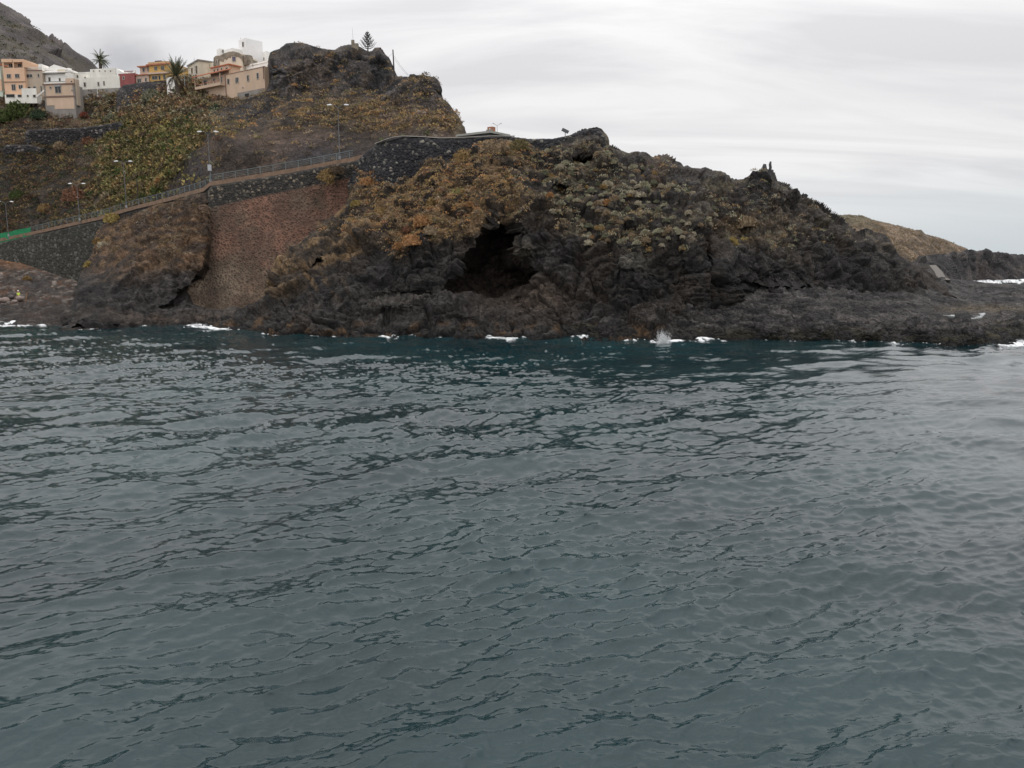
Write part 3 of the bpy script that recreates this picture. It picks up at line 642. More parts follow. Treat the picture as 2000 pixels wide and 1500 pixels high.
cp_pts = [V(x, y - 0.5, Y) for x, y, Y in ((735, 282, 122.6), (755, 274, 121), (772, 269, 120), (790, 267, 119.5), (820, 268, 118.9), (860, 271, 118.6), (900, 270, 118.6), (960, 267, 118.8), (1005, 267, 119.2))]
mb = MB((0, 0, 0)); c0 = offs(cp_pts, -0.3); c1 = offs(cp_pts, 0.3)
for i in range(len(cp_pts) - 1):
    a, b, c_, d_ = c0[i], c0[i + 1], c1[i + 1], c1[i]; up = Vector((0, 0, 0.09))
    mb.add([a, b, c_, d_, a + up, b + up, c_ + up, d_ + up], [(0, 1, 5, 4), (4, 5, 6, 7), (3, 7, 6, 2), (0, 4, 7, 3), (1, 2, 6, 5)])
mb.build('coping', plain('coping', (0.36, 0.34, 0.31)), wall_o)
for nm, tp, bt, ct, lab in (
    ('terrace_wall', [(48, 262), (52, 254), (100, 251), (160, 249), (200, 244), (232, 238), (238, 244)], [(48, 282), (130, 286), (238, 262)], [(50, 262, 197), (140, 262, 195.5), (236, 248, 193.5)],
     'low dark stone terrace wall with dry grass above it, below the tall beige house'),
    ('terrace_wall', [(6, 290), (12, 283), (60, 283), (84, 289)], [(6, 306), (84, 307)], [(8, 295, 195.0), (84, 296, 195.4), (40, 285, 195)], 'short dark stone terrace wall low on the left of the hillside'),
    ('masonry_base', [(228, 178), (240, 166), (280, 160), (330, 155), (342, 160)], [(228, 240), (262, 232), (290, 200), (342, 178)], [(230, 180, 207), (330, 160, 206), (240, 235, 200.5), (300, 190, 203)],
     'dark rough stone base under the yellow house')):
    relief(nm, tp, bt, ct, 1.3, wall_disp(0.6, 0.25), wcol((0.042, 0.04, 0.042), (0.2, 0.18, 0.17), (0.026, 0.025, 0.026), 6), MASON, curl=(3, 0.4), back=(3, 0.5, 0.0), label=lab, category='stone wall')

# ---- distant land
def far_disp(a, s):
    def f(p, px, py, nn):
        return (ridged(p / s, 3, 601) - 0.3) * a + fbm(p / (s * 0.15), 3, 611) * a * 0.12, dict()
    return f
def mtn_color(p, px, py, nn, ax):
    n = fbm(p / 40, 4, 621); m = fbm(p / 9, 3, 623)
    c = mixc((0.08, 0.07, 0.068), (0.15, 0.13, 0.125), sm(-0.4, 0.5, n + 0.6 * m))  # lifted towards pale grey-mauve: the mist is put into the rock colour
    return mixc(c, (0.095, 0.085, 0.055), sm(0.05, 0.5, fbm(p / 25, 3, 625)) * 0.6)
relief('mountain', [(-420, -160), (-200, -80), (-60, -20), (0, 8), (25, 20), (45, 32), (62, 43), (80, 56), (100, 68), (125, 80), (134, 88), (140, 98), (160, 113), (175, 124), (185, 133), (215, 142), (250, 155), (330, 180)], [(-420, 260), (330, 260)],
       [(-400, 100, 560), (-400, -140, 900), (0, 230, 520), (0, 150, 570), (0, 20, 760), (100, 75, 800), (200, 140, 850), (150, 200, 620), (300, 250, 700), (80, 120, 650)], 2.2,
       far_disp(11, 90), mtn_color, ROCK, curl=(20, 25), back=(8, 6, 4), kind='structure')
def hillr_color(p, px, py, nn, ax):
    n = fbm(p / 14, 3, 631); m = fbm(p / 3, 3, 633)
    c = mixc((0.12, 0.09, 0.062), (0.235, 0.175, 0.12), sm(-0.4, 0.5, m + 0.5 * n))
    return mixc(c, (0.13, 0.125, 0.08), sm(455, 425, py + n * 12) * 0.6)
relief('far_hill', [(1560, 430), (1632, 420), (1660, 418), (1680, 420), (1700, 428), (1720, 433), (1760, 442), (1785, 448), (1800, 448), (1808, 456), (1830, 463), (1850, 470), (1875, 481), (1890, 487), (1897, 497)],
       [(1560, 560), (1897, 525)], [(1650, 425, 270), (1850, 475, 320), (1750, 540, 205), (1850, 510, 290), (1600, 540, 195), (1700, 480, 235), (1800, 510, 250)], 1.8,
       lambda p, x, y, n_: (ridged(p / 9, 4, 641) * 1.1 + fbm(p / 1.8, 3, 643) * 0.5, dict()), hillr_color, ROCK, curl=(8, 5), back=(6, 1.5, 0.5), kind='structure')
relief('lava_reef', [(1778, 520), (1800, 500), (1830, 498), (1860, 494), (1890, 489), (1905, 490), (1925, 487), (1935, 492), (1950, 491), (1965, 495), (1985, 496), (2000, 498), (2060, 500), (2250, 506)],
       [(1778, 560), (2250, 560)], [(1800, 520, 215), (1900, 500, 292), (2000, 503, 325), (2000, 544, 308), (1900, 547, 296), (1800, 555, 200), (2250, 510, 340), (2250, 546, 320), (1860, 540, 240), (1840, 560, 190)], 1.8,
       rock_disp(1.5, 1.6, 0.6, 0.5, s1=14, s2=6, s3=2.4, seed=31),
       lambda p, x, y, n_, ax: mixc((0.036, 0.034, 0.036), (0.085, 0.075, 0.07), sm(-0.3, 0.6, fbm(p / 5, 3, 651))) * (1 - 0.4 * ax['c2'])[:, None], ROCK, curl=(5, 3), back=(4, 1.5, 0.5), kind='structure')
# concrete path winding down to the shelf
pth = [(1776, 512, 178), (1800, 518, 172), (1822, 526, 165), (1832, 534, 158), (1846, 541, 150), (1853, 547, 143), (1847, 552, 136), (1835, 555, 131), (1822, 558, 127)]
pw = [surf('lava_shelf' if x > 1825 else 'lava_reef', x, y)[0] + Vector((0, -0.8, 0.5)) for x, y, Y in pth]
for _ in range(2): pw = [pw[0]] + [(a_ + b_ * 2 + c_) / 4 for a_, b_, c_ in zip(pw[:-2], pw[1:-1], pw[2:])] + [pw[-1]]
l0 = offs(pw, -0.75); l1 = offs(pw, 0.75)
mb = MB((0, 0, 0))
for i in range(len(pw) - 1):
    dn = Vector((0, 0, -0.8))
    mb.add([l0[i], l0[i + 1], l1[i + 1], l1[i], l0[i] + dn, l0[i + 1] + dn, l1[i + 1] + dn, l1[i] + dn], [(0, 1, 2, 3), (4, 5, 1, 0), (3, 2, 6, 7)])
mb.build('path', plain('path_concrete', (0.12, 0.11, 0.097)), kind='structure')

# =================================================================== SEA
def ocean_tile(n, L, kdir, lmin, lmax, spread, seed, peak=None):
    r = np.random.default_rng(seed)
    k = 2 * np.pi * np.fft.fftfreq(n, L / n); KX, KY = np.meshgrid(k, k, indexing='ij'); K = np.hypot(KX, KY) + 1e-9
    lam = 2 * np.pi / K
    cosd = (KX * kdir[0] + KY * kdir[1]) / K
    S = K ** -3.6 * np.where((lam > lmin) & (lam < lmax), 1, 0) * (spread + (1 - spread) * np.abs(cosd) ** 6)
    if peak: S = S * np.exp(-(np.log(lam / peak) / 0.55) ** 2)
    A = (r.normal(size=(n, n)) + 1j * r.normal(size=(n, n))) * np.sqrt(S)
    h = np.fft.ifft2(A).real
    hx = np.fft.ifft2(A * 1j * KX).real; s = 1 / np.sqrt((hx ** 2).mean() * 2)
    ddx = np.fft.ifft2(A * -1j * KX / K).real; ddy = np.fft.ifft2(A * -1j * KY / K).real
    return np.stack([ddx, ddy, h], -1) * s, L
def samp(tile, x, y):
    T, L = tile; n = T.shape[0]
    u = (x / L * n) % n; v = (y / L * n) % n; i = np.floor(u).astype(int) % n; j = np.floor(v).astype(int) % n
    fu = (u - np.floor(u))[:, None]; fv = (v - np.floor(v))[:, None]; i2 = (i + 1) % n; j2 = (j + 1) % n
    return T[i, j] * (1 - fu) * (1 - fv) + T[i2, j] * fu * (1 - fv) + T[i, j2] * (1 - fu) * fv + T[i2, j2] * fu * fv
T_SW = ocean_tile(256, 57.0, (0.5, -0.866), 1.6, 10, 0.10, 5, 4.2)
T_MD = ocean_tile(512, 27.0, (0.45, -0.89), 0.2, 1.6, 0.05, 6, 0.64)
T_SM = ocean_tile(256, 5.3, (0.3, -0.95), 0.08, 0.35, 0.12, 8, 0.2)
pyr = np.concatenate([np.array([502, 504, 507, 511, 516, 522, 529, 535]), np.arange(540, 640, 2.2), np.arange(640, 800, 0.85), np.arange(800, 1570, 2.0), np.array([1600, 1700, 1900, 2300])])
pxc = np.concatenate([np.arange(-1600, -80, 60), np.arange(-80, 2080, 2.5), np.arange(2080, 3600, 60)])
GX, GY = np.meshgrid(pxc, pyr); gx, gy = GX.ravel(), GY.ravel()
wy = YW(gx, gy); sea = P(gx, gy, wy); X0, Y0 = sea[:, 0].copy(), sea[:, 1].copy()
drow = np.gradient(YW(0 * pyr + 1000, pyr)); dr_ = np.abs(np.repeat(drow, len(pxc)))
lee = 1.15 - 0.55 * sm(-10, 36, X0 - 0.1 * Y0)                     # calmer water to the right
gust = 0.8 + 0.45 * fbm(np.stack([X0 / 16, Y0 / 16, 0 * X0], 1), 3, 801)
D = samp(T_SW, X0, Y0) * 0.10 * (0.75 + 0.25 * lee - 0.25 * sm(40, 70, Y0))[:, None]
D += samp(T_MD, X0, Y0) * (0.205 * (1 + 0.15 * sm(50, 16, Y0)) * lee * gust * np.clip(1.5 / (dr_ + 0.6), 0.6, 1))[:, None]
D += samp(T_SM, X0, Y0) * (0.115 * lee ** 1.5 * gust * np.clip(0.32 / (dr_ + 0.05), 0.0, 1))[:, None]
D[:, :2] *= -0.95
inn = (gx > -120) & (gx < 2120) & (gy < 1580)
sea += D * inn[:, None]
# surf follows the real shoreline: raster of the rock cells standing in the water, then distance from them
CS = 0.22; ox, oy, nx_, ny_ = -110.0, 55.0, 1000, 1300
occ = np.zeros((nx_, ny_))
for nm_ in ('headland', 'lava_shelf', 'rock_outcrop', 'rubble_slope', 'lava_reef'):
    q = SHEETS[nm_]['P']; q = q[(q[:, 2] > -0.12) & (q[:, 2] < 0.45)]
    i_ = ((q[:, 0] - ox) / CS).astype(int); j_ = ((q[:, 1] - oy) / CS).astype(int); k_ = (i_ >= 0) & (i_ < nx_) & (j_ >= 0) & (j_ < ny_); occ[i_[k_], j_[k_]] = 1
prox = occ.copy()
for _ in range(14):
    m_ = prox.copy(); 
    for ax_, sh in ((0, 1), (0, -1), (1, 1), (1, -1)): m_ = np.maximum(m_, np.roll(prox, sh, ax_) - 0.07)
    prox = m_
fi_ = np.clip(((X0 - ox) / CS).astype(int), 0, nx_ - 1); fj_ = np.clip(((Y0 - oy) / CS).astype(int), 0, ny_ - 1); near = prox[fi_, fj_] * ((Y0 > 57) & (Y0 < 335))
fn = fbm(np.stack([X0 / 1.6, Y0 / 1.6, 0 * X0], 1), 3, 811); fn3 = fbm(np.stack([X0 / 0.4, Y0 / 0.7, 0 * X0], 1), 3, 815); fn2 = fn
amt = np.full(len(gx), 0.30)
for fx, rx, a in ((20, 60, 1.0), (75, 30, .6), (178, 20, .5), (385, 42, 1.0), (425, 25, .9), (540, 40, .5), (768, 30, .75), (900, 40, .5), (975, 45, .8), (1130, 50, .45), (1298, 45, .95), (1372, 30, .7), (1990, 60, 1.0), (2080, 90, 1.0)):
    amt = np.maximum(amt, a * np.exp(-((gx - fx) / rx) ** 2))
far_ = sm(150, 230, Y0); amt = amt * (1 - far_) + far_ * 1.5 * sm(1860, 1900, gx)
foam = sm(0.62, 0.92, near * (0.55 + 0.5 * amt) + 0.30 * fn3 + 0.32 * fn - 0.30 * (1 - amt)) * (near > 0.05)
surf_far = np.exp(-((gy - 548) / 6) ** 2) * sm(1880, 1915, gx + 10 * fn3)
foam = np.maximum(foam, sm(0.35, 0.6, surf_far + 0.2 * fn))
cove = np.exp(-((gx - 388) / 34) ** 2 - ((gy - 637) / 3.5) ** 2) + np.exp(-((gx - 25) / 70) ** 2 - ((gy - 629) / 3) ** 2)
foam = np.maximum(foam, sm(0.6, 1.1, cove * 1.0 + 0.7 * fn3 * (cove > .1))); foam = foam * (0.25 + 0.75 * sm(-0.45, 0.15, fn3 + fn * .4))
caps = sm(1.02, 1.25, D[:, 2] * 5 + 0.5 * fn + 0.2 * fn2) * inn * 0.0
foam = np.maximum(foam, caps)
sea[:, 2] += foam * 0.08 * (1 + fn)
r_, c_ = GX.shape; I = np.arange(r_ * c_).reshape(r_, c_)
faces = np.stack([I[:-1, :-1], I[1:, :-1], I[1:, 1:], I[:-1, 1:]], -1).reshape(-1, 4)
wm, t, b = new_mat('sea_water')
me = mk_mesh('sea', sea, faces, wm, np.stack([foam, foam, foam], 1), True)
link('sea', me, kind='structure')
g = t.nodes.new('ShaderNodeNewGeometry'); a = t.nodes.new('ShaderNodeAttribute'); a.attribute_name = 'Col'
# body colour of the water: teal, patchy over sand and rock
n = t.nodes.new('ShaderNodeTexNoise'); n.inputs['Scale'].default_value = 0.07; n.inputs['Detail'].default_value = 3
t.links.new(g.outputs['Position'], n.inputs['Vector'])
rr = t.nodes.new('ShaderNodeValToRGB'); rr.color_ramp.elements[0].position = 0.3; rr.color_ramp.elements[0].color = (0.004, 0.0165, 0.021, 1)
rr.color_ramp.elements[1].position = 0.7; rr.color_ramp.elements[1].color = (0.012, 0.037, 0.042, 1)
t.links.new(n.outputs['Fac'], rr.inputs[0])
mxx = t.nodes.new('ShaderNodeMix'); mxx.data_type = 'RGBA'; mxx.inputs['B'].default_value = (0.75, 0.77, 0.78, 1)
t.links.new(a.outputs['Fac'], mxx.inputs['Factor']); t.links.new(rr.outputs[0], mxx.inputs['A']); t.links.new(mxx.outputs['Result'], b.inputs['Base Color'])
rg = t.nodes.new('ShaderNodeMapRange'); rg.inputs['To Min'].default_value = 0.03; rg.inputs['To Max'].default_value = 0.8
t.links.new(a.outputs['Fac'], rg.inputs['Value']); t.links.new(rg.outputs[0], b.inputs['Roughness'])
b.inputs['IOR'].default_value = 1.42
mp_ = t.nodes.new('ShaderNodeMapping'); mp_.inputs['Rotation'].default_value = (0, 0, math.radians(30)); mp_.inputs['Scale'].default_value = (0.55, 1.6, 1)
t.links.new(g.outputs['Position'], mp_.inputs[0])
n2 = t.nodes.new('ShaderNodeTexNoise'); n2.inputs['Scale'].default_value = 5.0; n2.inputs['Detail'].default_value = 4; n2.inputs['Roughness'].default_value = 0.55
t.links.new(mp_.outputs[0], n2.inputs['Vector'])
bp = t.nodes.new('ShaderNodeBump'); bp.inputs['Strength'].default_value = 0.25; bp.inputs['Distance'].default_value = 0.04
t.links.new(n2.outputs['Fac'], bp.inputs['Height']); t.links.new(bp.outputs[0], b.inputs['Normal'])


# =================================================================== MASONRY VILLAGE
WHITE = plain('white_render', (0.80, 0.78, 0.74), var=0.08, scale=0.6); WHITE2 = plain('old_whitewash', (0.70, 0.68, 0.62), var=0.14, scale=0.5, streak=0.6)
PEACH = plain('peach_render', (0.62, 0.41, 0.28), var=0.07, scale=0.5); BEIGE = plain('beige_render', (0.40, 0.33, 0.26), var=0.12, scale=0.5, streak=0.6)
CONC = plain('raw_concrete', (0.24, 0.22, 0.20), var=0.2, scale=0.6, streak=0.7); TAN = plain('tan_render', (0.52, 0.385, 0.285), var=0.1, scale=0.5, streak=0.5)
YEL = plain('yellow_render', (0.56, 0.35, 0.12), var=0.08); PINKB = plain('pink_beige', (0.52, 0.39, 0.31), var=0.08); RED = plain('red_render', (0.26, 0.085, 0.08), var=0.15, scale=0.7)
CREAM = plain('cream_render', (0.60, 0.53, 0.42), var=0.15, scale=0.5, streak=0.6); RUIN = plain('weathered_stone', (0.21, 0.18, 0.14), var=0.45, scale=0.9)
MINT = plain('mint_render', (0.50, 0.56, 0.48)); TERRA = plain('terracotta', (0.42, 0.17, 0.10), var=0.2, scale=3); TRIM = plain('brown_trim', (0.20, 0.13, 0.10), var=0.15)
FRAME = plain('window_frame', (0.42, 0.38, 0.33), var=0.05); GLASS = plain('window_glass', (0.018, 0.022, 0.026), rough=0.15, spec=0.6); DKGREY = plain('dark_opening', (0.03, 0.03, 0.032))
METAL = plain('galvanised', (0.28, 0.29, 0.30), rough=0.5, metal=0.3); DARKM = plain('dark_metal', (0.04, 0.045, 0.05), rough=0.6); LAMPW = plain('lamp_white', (0.8, 0.8, 0.8), rough=0.4)
BRICK = plain('chimney_brick', (0.33, 0.15, 0.09), var=0.3, scale=6); WOOD = plain('stake_wood', (0.32, 0.17, 0.08), var=0.2, scale=6); POLEW = plain('pole_wood', (0.05, 0.042, 0.038))

class House:
    def __init__(s, name, label, L, R, pyB, pyT, depth, mat, cat='house', top_at='R', embed=3.0, body=True):
        a, b_ = V(L[0], pyB, L[1]), V(R[0], pyB, R[1]); s.z0 = a.z
        s.z1 = V(R[0], pyT, R[1]).z if top_at == 'R' else V(L[0], pyT, L[1]).z
        s.O = Vector((a.x, a.y, 0)); u = Vector((b_.x - a.x, b_.y - a.y, 0)); s.w = u.length; s.u = u.normalized()
        s.n = Vector((-s.u.y, s.u.x, 0));
        if s.n.y < 0: s.n = -s.n
        s.depth = depth; s.org = s.O + s.u * s.w / 2 + Vector((0, 0, s.z0)); s.root = thing(name, s.org, label, cat); s.mat = mat
        if body: s.box('wall', mat, 0, s.w, 0, depth, s.z0 - embed, s.z1)
    def box(s, name, mat, u0, u1, n0, n1, z0, z1, parent=None, **k):
        return MB(s.org).obox(s.O, s.u, s.n, u0, u1, n0, n1, z0, z1).build(name, mat, parent or s.root, **k)
    def hit(s, px, py, n=0.0):
        o = Vector((0, 0, CAM_H)); d = V(px, py, 1.0) - o; base = s.O + s.n * n
        t = (base - o).dot(s.n) / d.dot(s.n); q = o + d * t
        return (q - s.O).dot(s.u), q.z
    def win(s, x0, y0, x1, y1, name='window', fr=None, n=0.0, pane=None, bars=True):
        u0, zt = s.hit(x0, y0, n); u1, zb = s.hit(x1, y1, n)
        fm = fr or FRAME; t = 0.09; m = MB(s.org)
        for a, b_, c, d in ((u0 - t, u0, zb - t, zt + t), (u1, u1 + t, zb - t, zt + t), (u0, u1, zb - t, zb), (u0, u1, zt, zt + t)):
            m.obox(s.O, s.u, s.n, a, b_, n - 0.10, n - 0.004, c, d)
        if bars and u1 - u0 > 0.7: m.obox(s.O, s.u, s.n, (u0 + u1) / 2 - .03, (u0 + u1) / 2 + .03, n - 0.08, n - 0.052, zb, zt)
        o = m.build(name, fm, s.root)
        MB(s.org).obox(s.O, s.u, s.n, u0, u1, n - 0.05, n - 0.003, zb, zt).build('pane' if name != 'opening' else 'void', pane or GLASS, o)
        return o
    def band(s, name, mat, y, h=0.25, proud=0.15, x=None):
        """horizontal moulding at photo height y"""
        _, z = s.hit(x or 0, y); u0, u1 = -proud, s.w + proud
        return s.box(name, mat, u0, u1, -proud, -0.004, z - h / 2, z + h / 2)

# --- left row, from the left edge of the photograph
h = House('house', 'pale mint green house cut off by the left edge of the photo', (-40, 213), (5, 212), 179, 127, 8, MINT)
h.box('roof', TERRA, -0.3, h.w + 0.2, -0.4, 8.3, h.z1, h.z1 + 0.4); h.box('plinth', PEACH, 0, h.w, -0.12, -0.004, h.z0, h.z0 + 2.8); h.win(-20, 140, -12, 150)
h = House('house', 'tall peach coloured house with two recessed balconies under its roof', (10, 210), (51, 209.6), 181, 132, 9, PEACH)
zt = h.hit(27, 115)[1]; zc_ = h.hit(27, 121.5)[1]; wz = h.z1
h.box('loggia_wall', PEACH, 0.1, h.w - 0.1, 1.8, 8.9, wz, zt - 0.1)
h.box('parapet', PEACH, -0.1, h.w * 0.5 - 0.12, -0.12, 8.9, zc_, zt); h.box('parapet', PEACH, h.w * 0.5 + 0.12, h.w + 0.05, -0.12, 8.9, zc_, zt - 0.1)
for f_ in (0.0, 0.485, 0.95): h.box('column', PEACH, h.w * f_, h.w * f_ + 0.32, 0.0, 0.32, wz, zc_)
h.box('loggia_rail', TRIM, 0.0, h.w, 0.02, 0.10, wz + 0.02, wz + 0.14); h.band('cornice', TRIM, 160, 0.14, 0.18, 25)
h.win(17.6, 125, 25, 131.5, n=1.8); h.win(35, 125.5, 42, 131.5, n=1.8)
for r in ((13.6, 145.2, 21.6, 152.4), (29.6, 144.8, 38, 152), (36.8, 166.4, 44.8, 173.6)): h.win(*r)
h.win(22.8, 165.2, 31.2, 176.4, name='door', pane=GLASS)
m = MB(h.org); b0 = h.w + 0.06
def pz(px, py): return h.hit(px, py)[1]
m.add([h.O + h.u * b0 + Vector((0, 0, pz(50, 131))), h.O + h.u * b0 + Vector((0, 0, pz(50, 115.5))), h.O + h.u * (b0 + 2.0) + h.n * 4 + Vector((0, 0, pz(66, 123))), h.O + h.u * (b0 + 2.0) + h.n * 4 + Vector((0, 0, pz(66, 131))),
       h.O + h.u * b0 + h.n * 4 + Vector((0, 0, pz(50, 131))), h.O + h.u * b0 + h.n * 4 + Vector((0, 0, pz(50, 115.5)))], [(0, 3, 2, 1), (1, 2, 5), (0, 1, 5, 4), (0, 4, 3)])
m.build('side_wing', PEACH, h.root)
h = House('house', 'narrow beige house with a white roof balustrade, right of the peach house', (51, 210.5), (85.5, 210.2), 181, 137.5, 8, BEIGE)
h.band('cornice', TRIM, 137.5, 0.22, 0.1, 65); h.box('downpipe', TRIM, -0.06, 0.06, -0.16, -0.03, h.z0, h.z1)
for r in ((51.6, 145.5, 63.5, 151.5), (73.6, 144.8, 77.2, 150.4), (54.4, 169.6, 60, 174.4), (65, 169, 70.4, 173.4)): h.win(*r)
h.win(79.2, 168, 82.4, 179, name='door', pane=DKGREY)
bl = h.box('balustrade', WHITE2, 0.1, h.w - 0.1, 0.06, 0.16, h.z1 + 0.72, h.z1 + 0.82)
for k in range(14): h.box('baluster', WHITE2, 0.3 + k * 0.31, 0.38 + k * 0.31, 0.07, 0.15, h.z1, h.z1 + 0.72, parent=bl)
h.box('roof_block', WHITE, 0.0, 0.8, 1.2, 4, h.z1, h.z1 + 1.9); h.box('roof_block', WHITE, h.w - 0.9, h.w, 0.2, 3, h.z1, h.z1 + 1.6)
h = House('terrace', 'low white terrace with railing and dark openings in front of the peach and beige houses', (10, 207.8), (72, 207.4), 194, 184.5, 2.2, WHITE2, cat='terrace', embed=1)
for r in ((12.5, 184.5, 29, 190), (35, 185.5, 42.5, 189.5), (53, 186, 56, 189), (65, 185.5, 70, 190)): h.win(*r, name='opening', pane=DKGREY, bars=False)
h.box('parapet', WHITE2, h.w * 0.55, h.w, 0.0, 0.2, h.z1, h.z1 + 1.5); 
m = MB(h.org); q0 = h.O + h.u * h.w + Vector((0, 0, h.z0 + 0.4)); q1 = h.O + h.u * (h.w + 1.9) + h.n * 1.0 + Vector((0, 0, h.z0 + 2.4)); up = Vector((0, 0, 0.4))
m.add([q0, q1, q1 + up, q0 + up, q0 + h.n * .2, q1 + h.n * .2, q1 + up + h.n * .2, q0 + up + h.n * .2], [(0, 1, 2, 3), (5, 4, 7, 6), (3, 2, 6, 7)])
m.build('stair_parapet', WHITE, h.root)
h = House('house', 'white house with stepped gable and red roof terrace behind the tall concrete house', (84, 211.5), (129, 210.5), 170, 136.5, 9, WHITE)
m = MB(h.org); g = [(84.5, 137), (84.5, 131), (92, 133.5), (104.8, 125.8), (113, 128), (127.6, 133.5), (127.6, 137)]
pf = [h.hit(x, y) for x, y in g]; k = len(pf); vs = [h.O + h.u * a_ + h.n * 0.02 + Vector((0, 0, z_)) for a_, z_ in pf] + [h.O + h.u * a_ + h.n * 6 + Vector((0, 0, z_)) for a_, z_ in pf]
m.add(vs, [tuple(range(k)), tuple(range(2 * k - 1, k - 1, -1))] + [(i, i + k, (i + 1) % k + k, (i + 1) % k) for i in range(k)]); m.build('gable', WHITE, h.root)
u0, z_ = h.hit(89, 132); u1, z2 = h.hit(100, 121); h.box('roof_terrace', plain('red_terrace', (0.34, 0.07, 0.06)), u0, u1, 6.2, 8.8, z_, z_ + (z2 - z_) * 0.55)
for a_ in (0.15, 0.75): h.box('water_tank', WHITE, u0 + a_ * (u1 - u0), u0 + a_ * (u1 - u0) + 0.5, 6.4, 7.4, z_ + (z2 - z_) * 0.55, z2)
for r in ((95, 151.6, 99, 159), (115.5, 153, 118.5, 159)): h.win(*r)
h.win(113, 137, 127, 144, fr=CREAM, pane=CREAM, bars=False); h.band('string_course', CONC, 145, 0.12, 0.1, 105); h.band('terrace_rail', METAL, 159.6, 0.06, 0.2, 105)
h.box('porch_roof', WHITE, 0.6, h.w + 1.5, -0.9, -0.01, h.hit(100, 143.5)[1], h.hit(100, 142)[1])
h = House('house', 'tall unfinished beige concrete house with one wide window, standing over the slope', (90, 204.5), (148.5, 203.4), 219, 165.5, 3.2, CONC, embed=4)
h.box('render_panel', TAN, 0.5, h.w - 0.35, -0.06, -0.004, h.hit(100, 187.5)[1], h.hit(100, 166.5)[1])
h.box('render_panel', TAN, 0.45, h.w - 0.25, -0.06, -0.004, h.hit(100, 206)[1], h.hit(100, 191)[1]); h.box('render_panel', TAN, 2.5, h.w - 0.25, -0.06, -0.004, h.hit(100, 213.5)[1], h.hit(100, 206)[1] - 0.002)
h.band('cornice', TRIM, 164.5, 0.3, 0.22, 110); h.band('floor_band', TRIM, 189.2, 0.28, 0.18, 110)
h.win(107.5, 167.5, 119.8, 181.4, n=-0.06); h.win(97.4, 169.8, 101, 173, n=-0.06); h.win(140, 175.2, 142, 177.4, n=-0.06)
h.box('shutter_box', METAL, *[h.hit(x, 168)[0] for x in (107.2, 119.6)], -0.3, -0.17, h.hit(110, 169.6)[1], h.hit(110, 166.6)[1])
h.box('roof_block', TAN, h.hit(127.5, 160)[0], h.hit(143, 160)[0], 0.1, 2.2, h.z1, h.hit(130, 153)[1]); h.box('vent', DKGREY, h.hit(138, 158)[0], h.hit(140.6, 158)[0], 0.05, 0.096, h.hit(139, 160)[1], h.hit(139, 158)[1])
h.box('terrace_parapet', WHITE2, 0, h.hit(127, 160)[0], 0.1, 0.3, h.z1, h.hit(100, 160.5)[1]); h.box('side_annex', BEIGE, h.w + 0.01, h.w + 0.45, 0.4, 1.5, h.z0 + 1.5, h.hit(150, 153.5)[1])
h = House('house', 'long white house with small dark windows, in front of the palm', (156, 211.2), (235, 208.8), 176, 148, 9, WHITE2, embed=3)
h.box('upper_storey', WHITE2, h.hit(176, 148)[0], h.hit(226, 148)[0], 0.15, 8, h.z1, h.hit(176, 135)[1]); zz = h.hit(226, 133)[1]
m = MB(h.org); a0 = h.hit(226, 140)[0]; a1 = h.hit(243, 140)[0]
vs = [h.O + h.u * x_ + h.n * nn_ + Vector((0, 0, z_)) for nn_ in (0.15, 7.9) for x_, z_ in ((a0 + .01, h.hit(226, 148)[1]), (a1, h.hit(241, 150)[1]), (a1, h.hit(241, 143)[1]), (a0 + .01, h.hit(224, 133)[1]))]
m.add(vs, [(0, 1, 2, 3), (7, 6, 5, 4), (3, 2, 6, 7), (1, 5, 6, 2), (0, 4, 5, 1)]); m.build('sloping_wing', WHITE, h.root)
for r in ((164, 161.5, 168, 169), (191, 160.5, 194, 167.5), (202.2, 159, 204.8, 166.5)): h.win(*r, bars=False)
for x_ in (183, 194.5, 205.5, 216): h.win(x_ - 0.7, 138, x_ + 0.7, 139.4, name='vent', n=0.15, bars=False)
h.win(165.5, 150.5, 167.5, 151.8, name='vent', bars=False)
h.box('drain_pipe', WHITE, *[h.hit(x, 170)[0] for x in (190.5, 191.5)], -0.25, -0.13, h.z0 - 1.8, h.hit(190, 175)[1]); h.box('foundation', CONC, 0, h.w, -0.06, -0.005, h.z0 - 2, h.z0 + 0.1)
h = House('annex', 'low white flat roofed annex between the concrete house and the long white house', (142, 214), (177, 213), 160, 141.5, 6, WHITE2, cat='house')
h.band('cornice', WHITE, 142, 0.15, 0.1, 160); h.win(150, 147, 153, 152, bars=False)
h = House('house', 'dark red house with a balustrade roof terrace beside the yellow house', (233, 209), (264, 208), 170, 142.5, 7, RED)
bl = h.box('balustrade', RED, 1.6, h.w, 0.05, 0.2, h.z1 + 0.45, h.z1 + 0.58)
for k in range(9): h.box('baluster', PINKB, 1.7 + k * 0.27, 1.78 + k * 0.27, 0.08, 0.17, h.z1, h.z1 + 0.45, parent=bl)
h.box('corner_post', WHITE, h.w - 0.1, h.w + 0.25, 0.0, 0.3, h.z1, h.z1 + 0.8); h.win(240, 150, 243, 155, bars=False)
h = House('house', 'yellow two storey house with tiled eaves and a solar water tank on its roof', (293, 208), (331, 206.6), 160, 119.5, 8, YEL, top_at='R', embed=2)
h.band('eaves', TERRA, 126, 0.3, 0.5, 310); h.band('eaves', PINKB, 143.6, 0.4, 0.7, 310); h.box('parapet', plain('ochre_parapet', (0.50, 0.34, 0.19)), -0.1, h.w + 0.1, -0.15, 7.9, h.z1 - 0.9, h.z1 + 0.02)
for r in ((301.6, 130.8, 307, 137), (315, 129.6, 320.8, 136.4), (297.5, 149, 307.6, 154.8)): h.win(*r, n=-0.0)
h.win(310.2, 148, 313.4, 155.5, name='door', pane=DKGREY); h.win(319.2, 147, 324, 155, name='door', pane=GLASS)
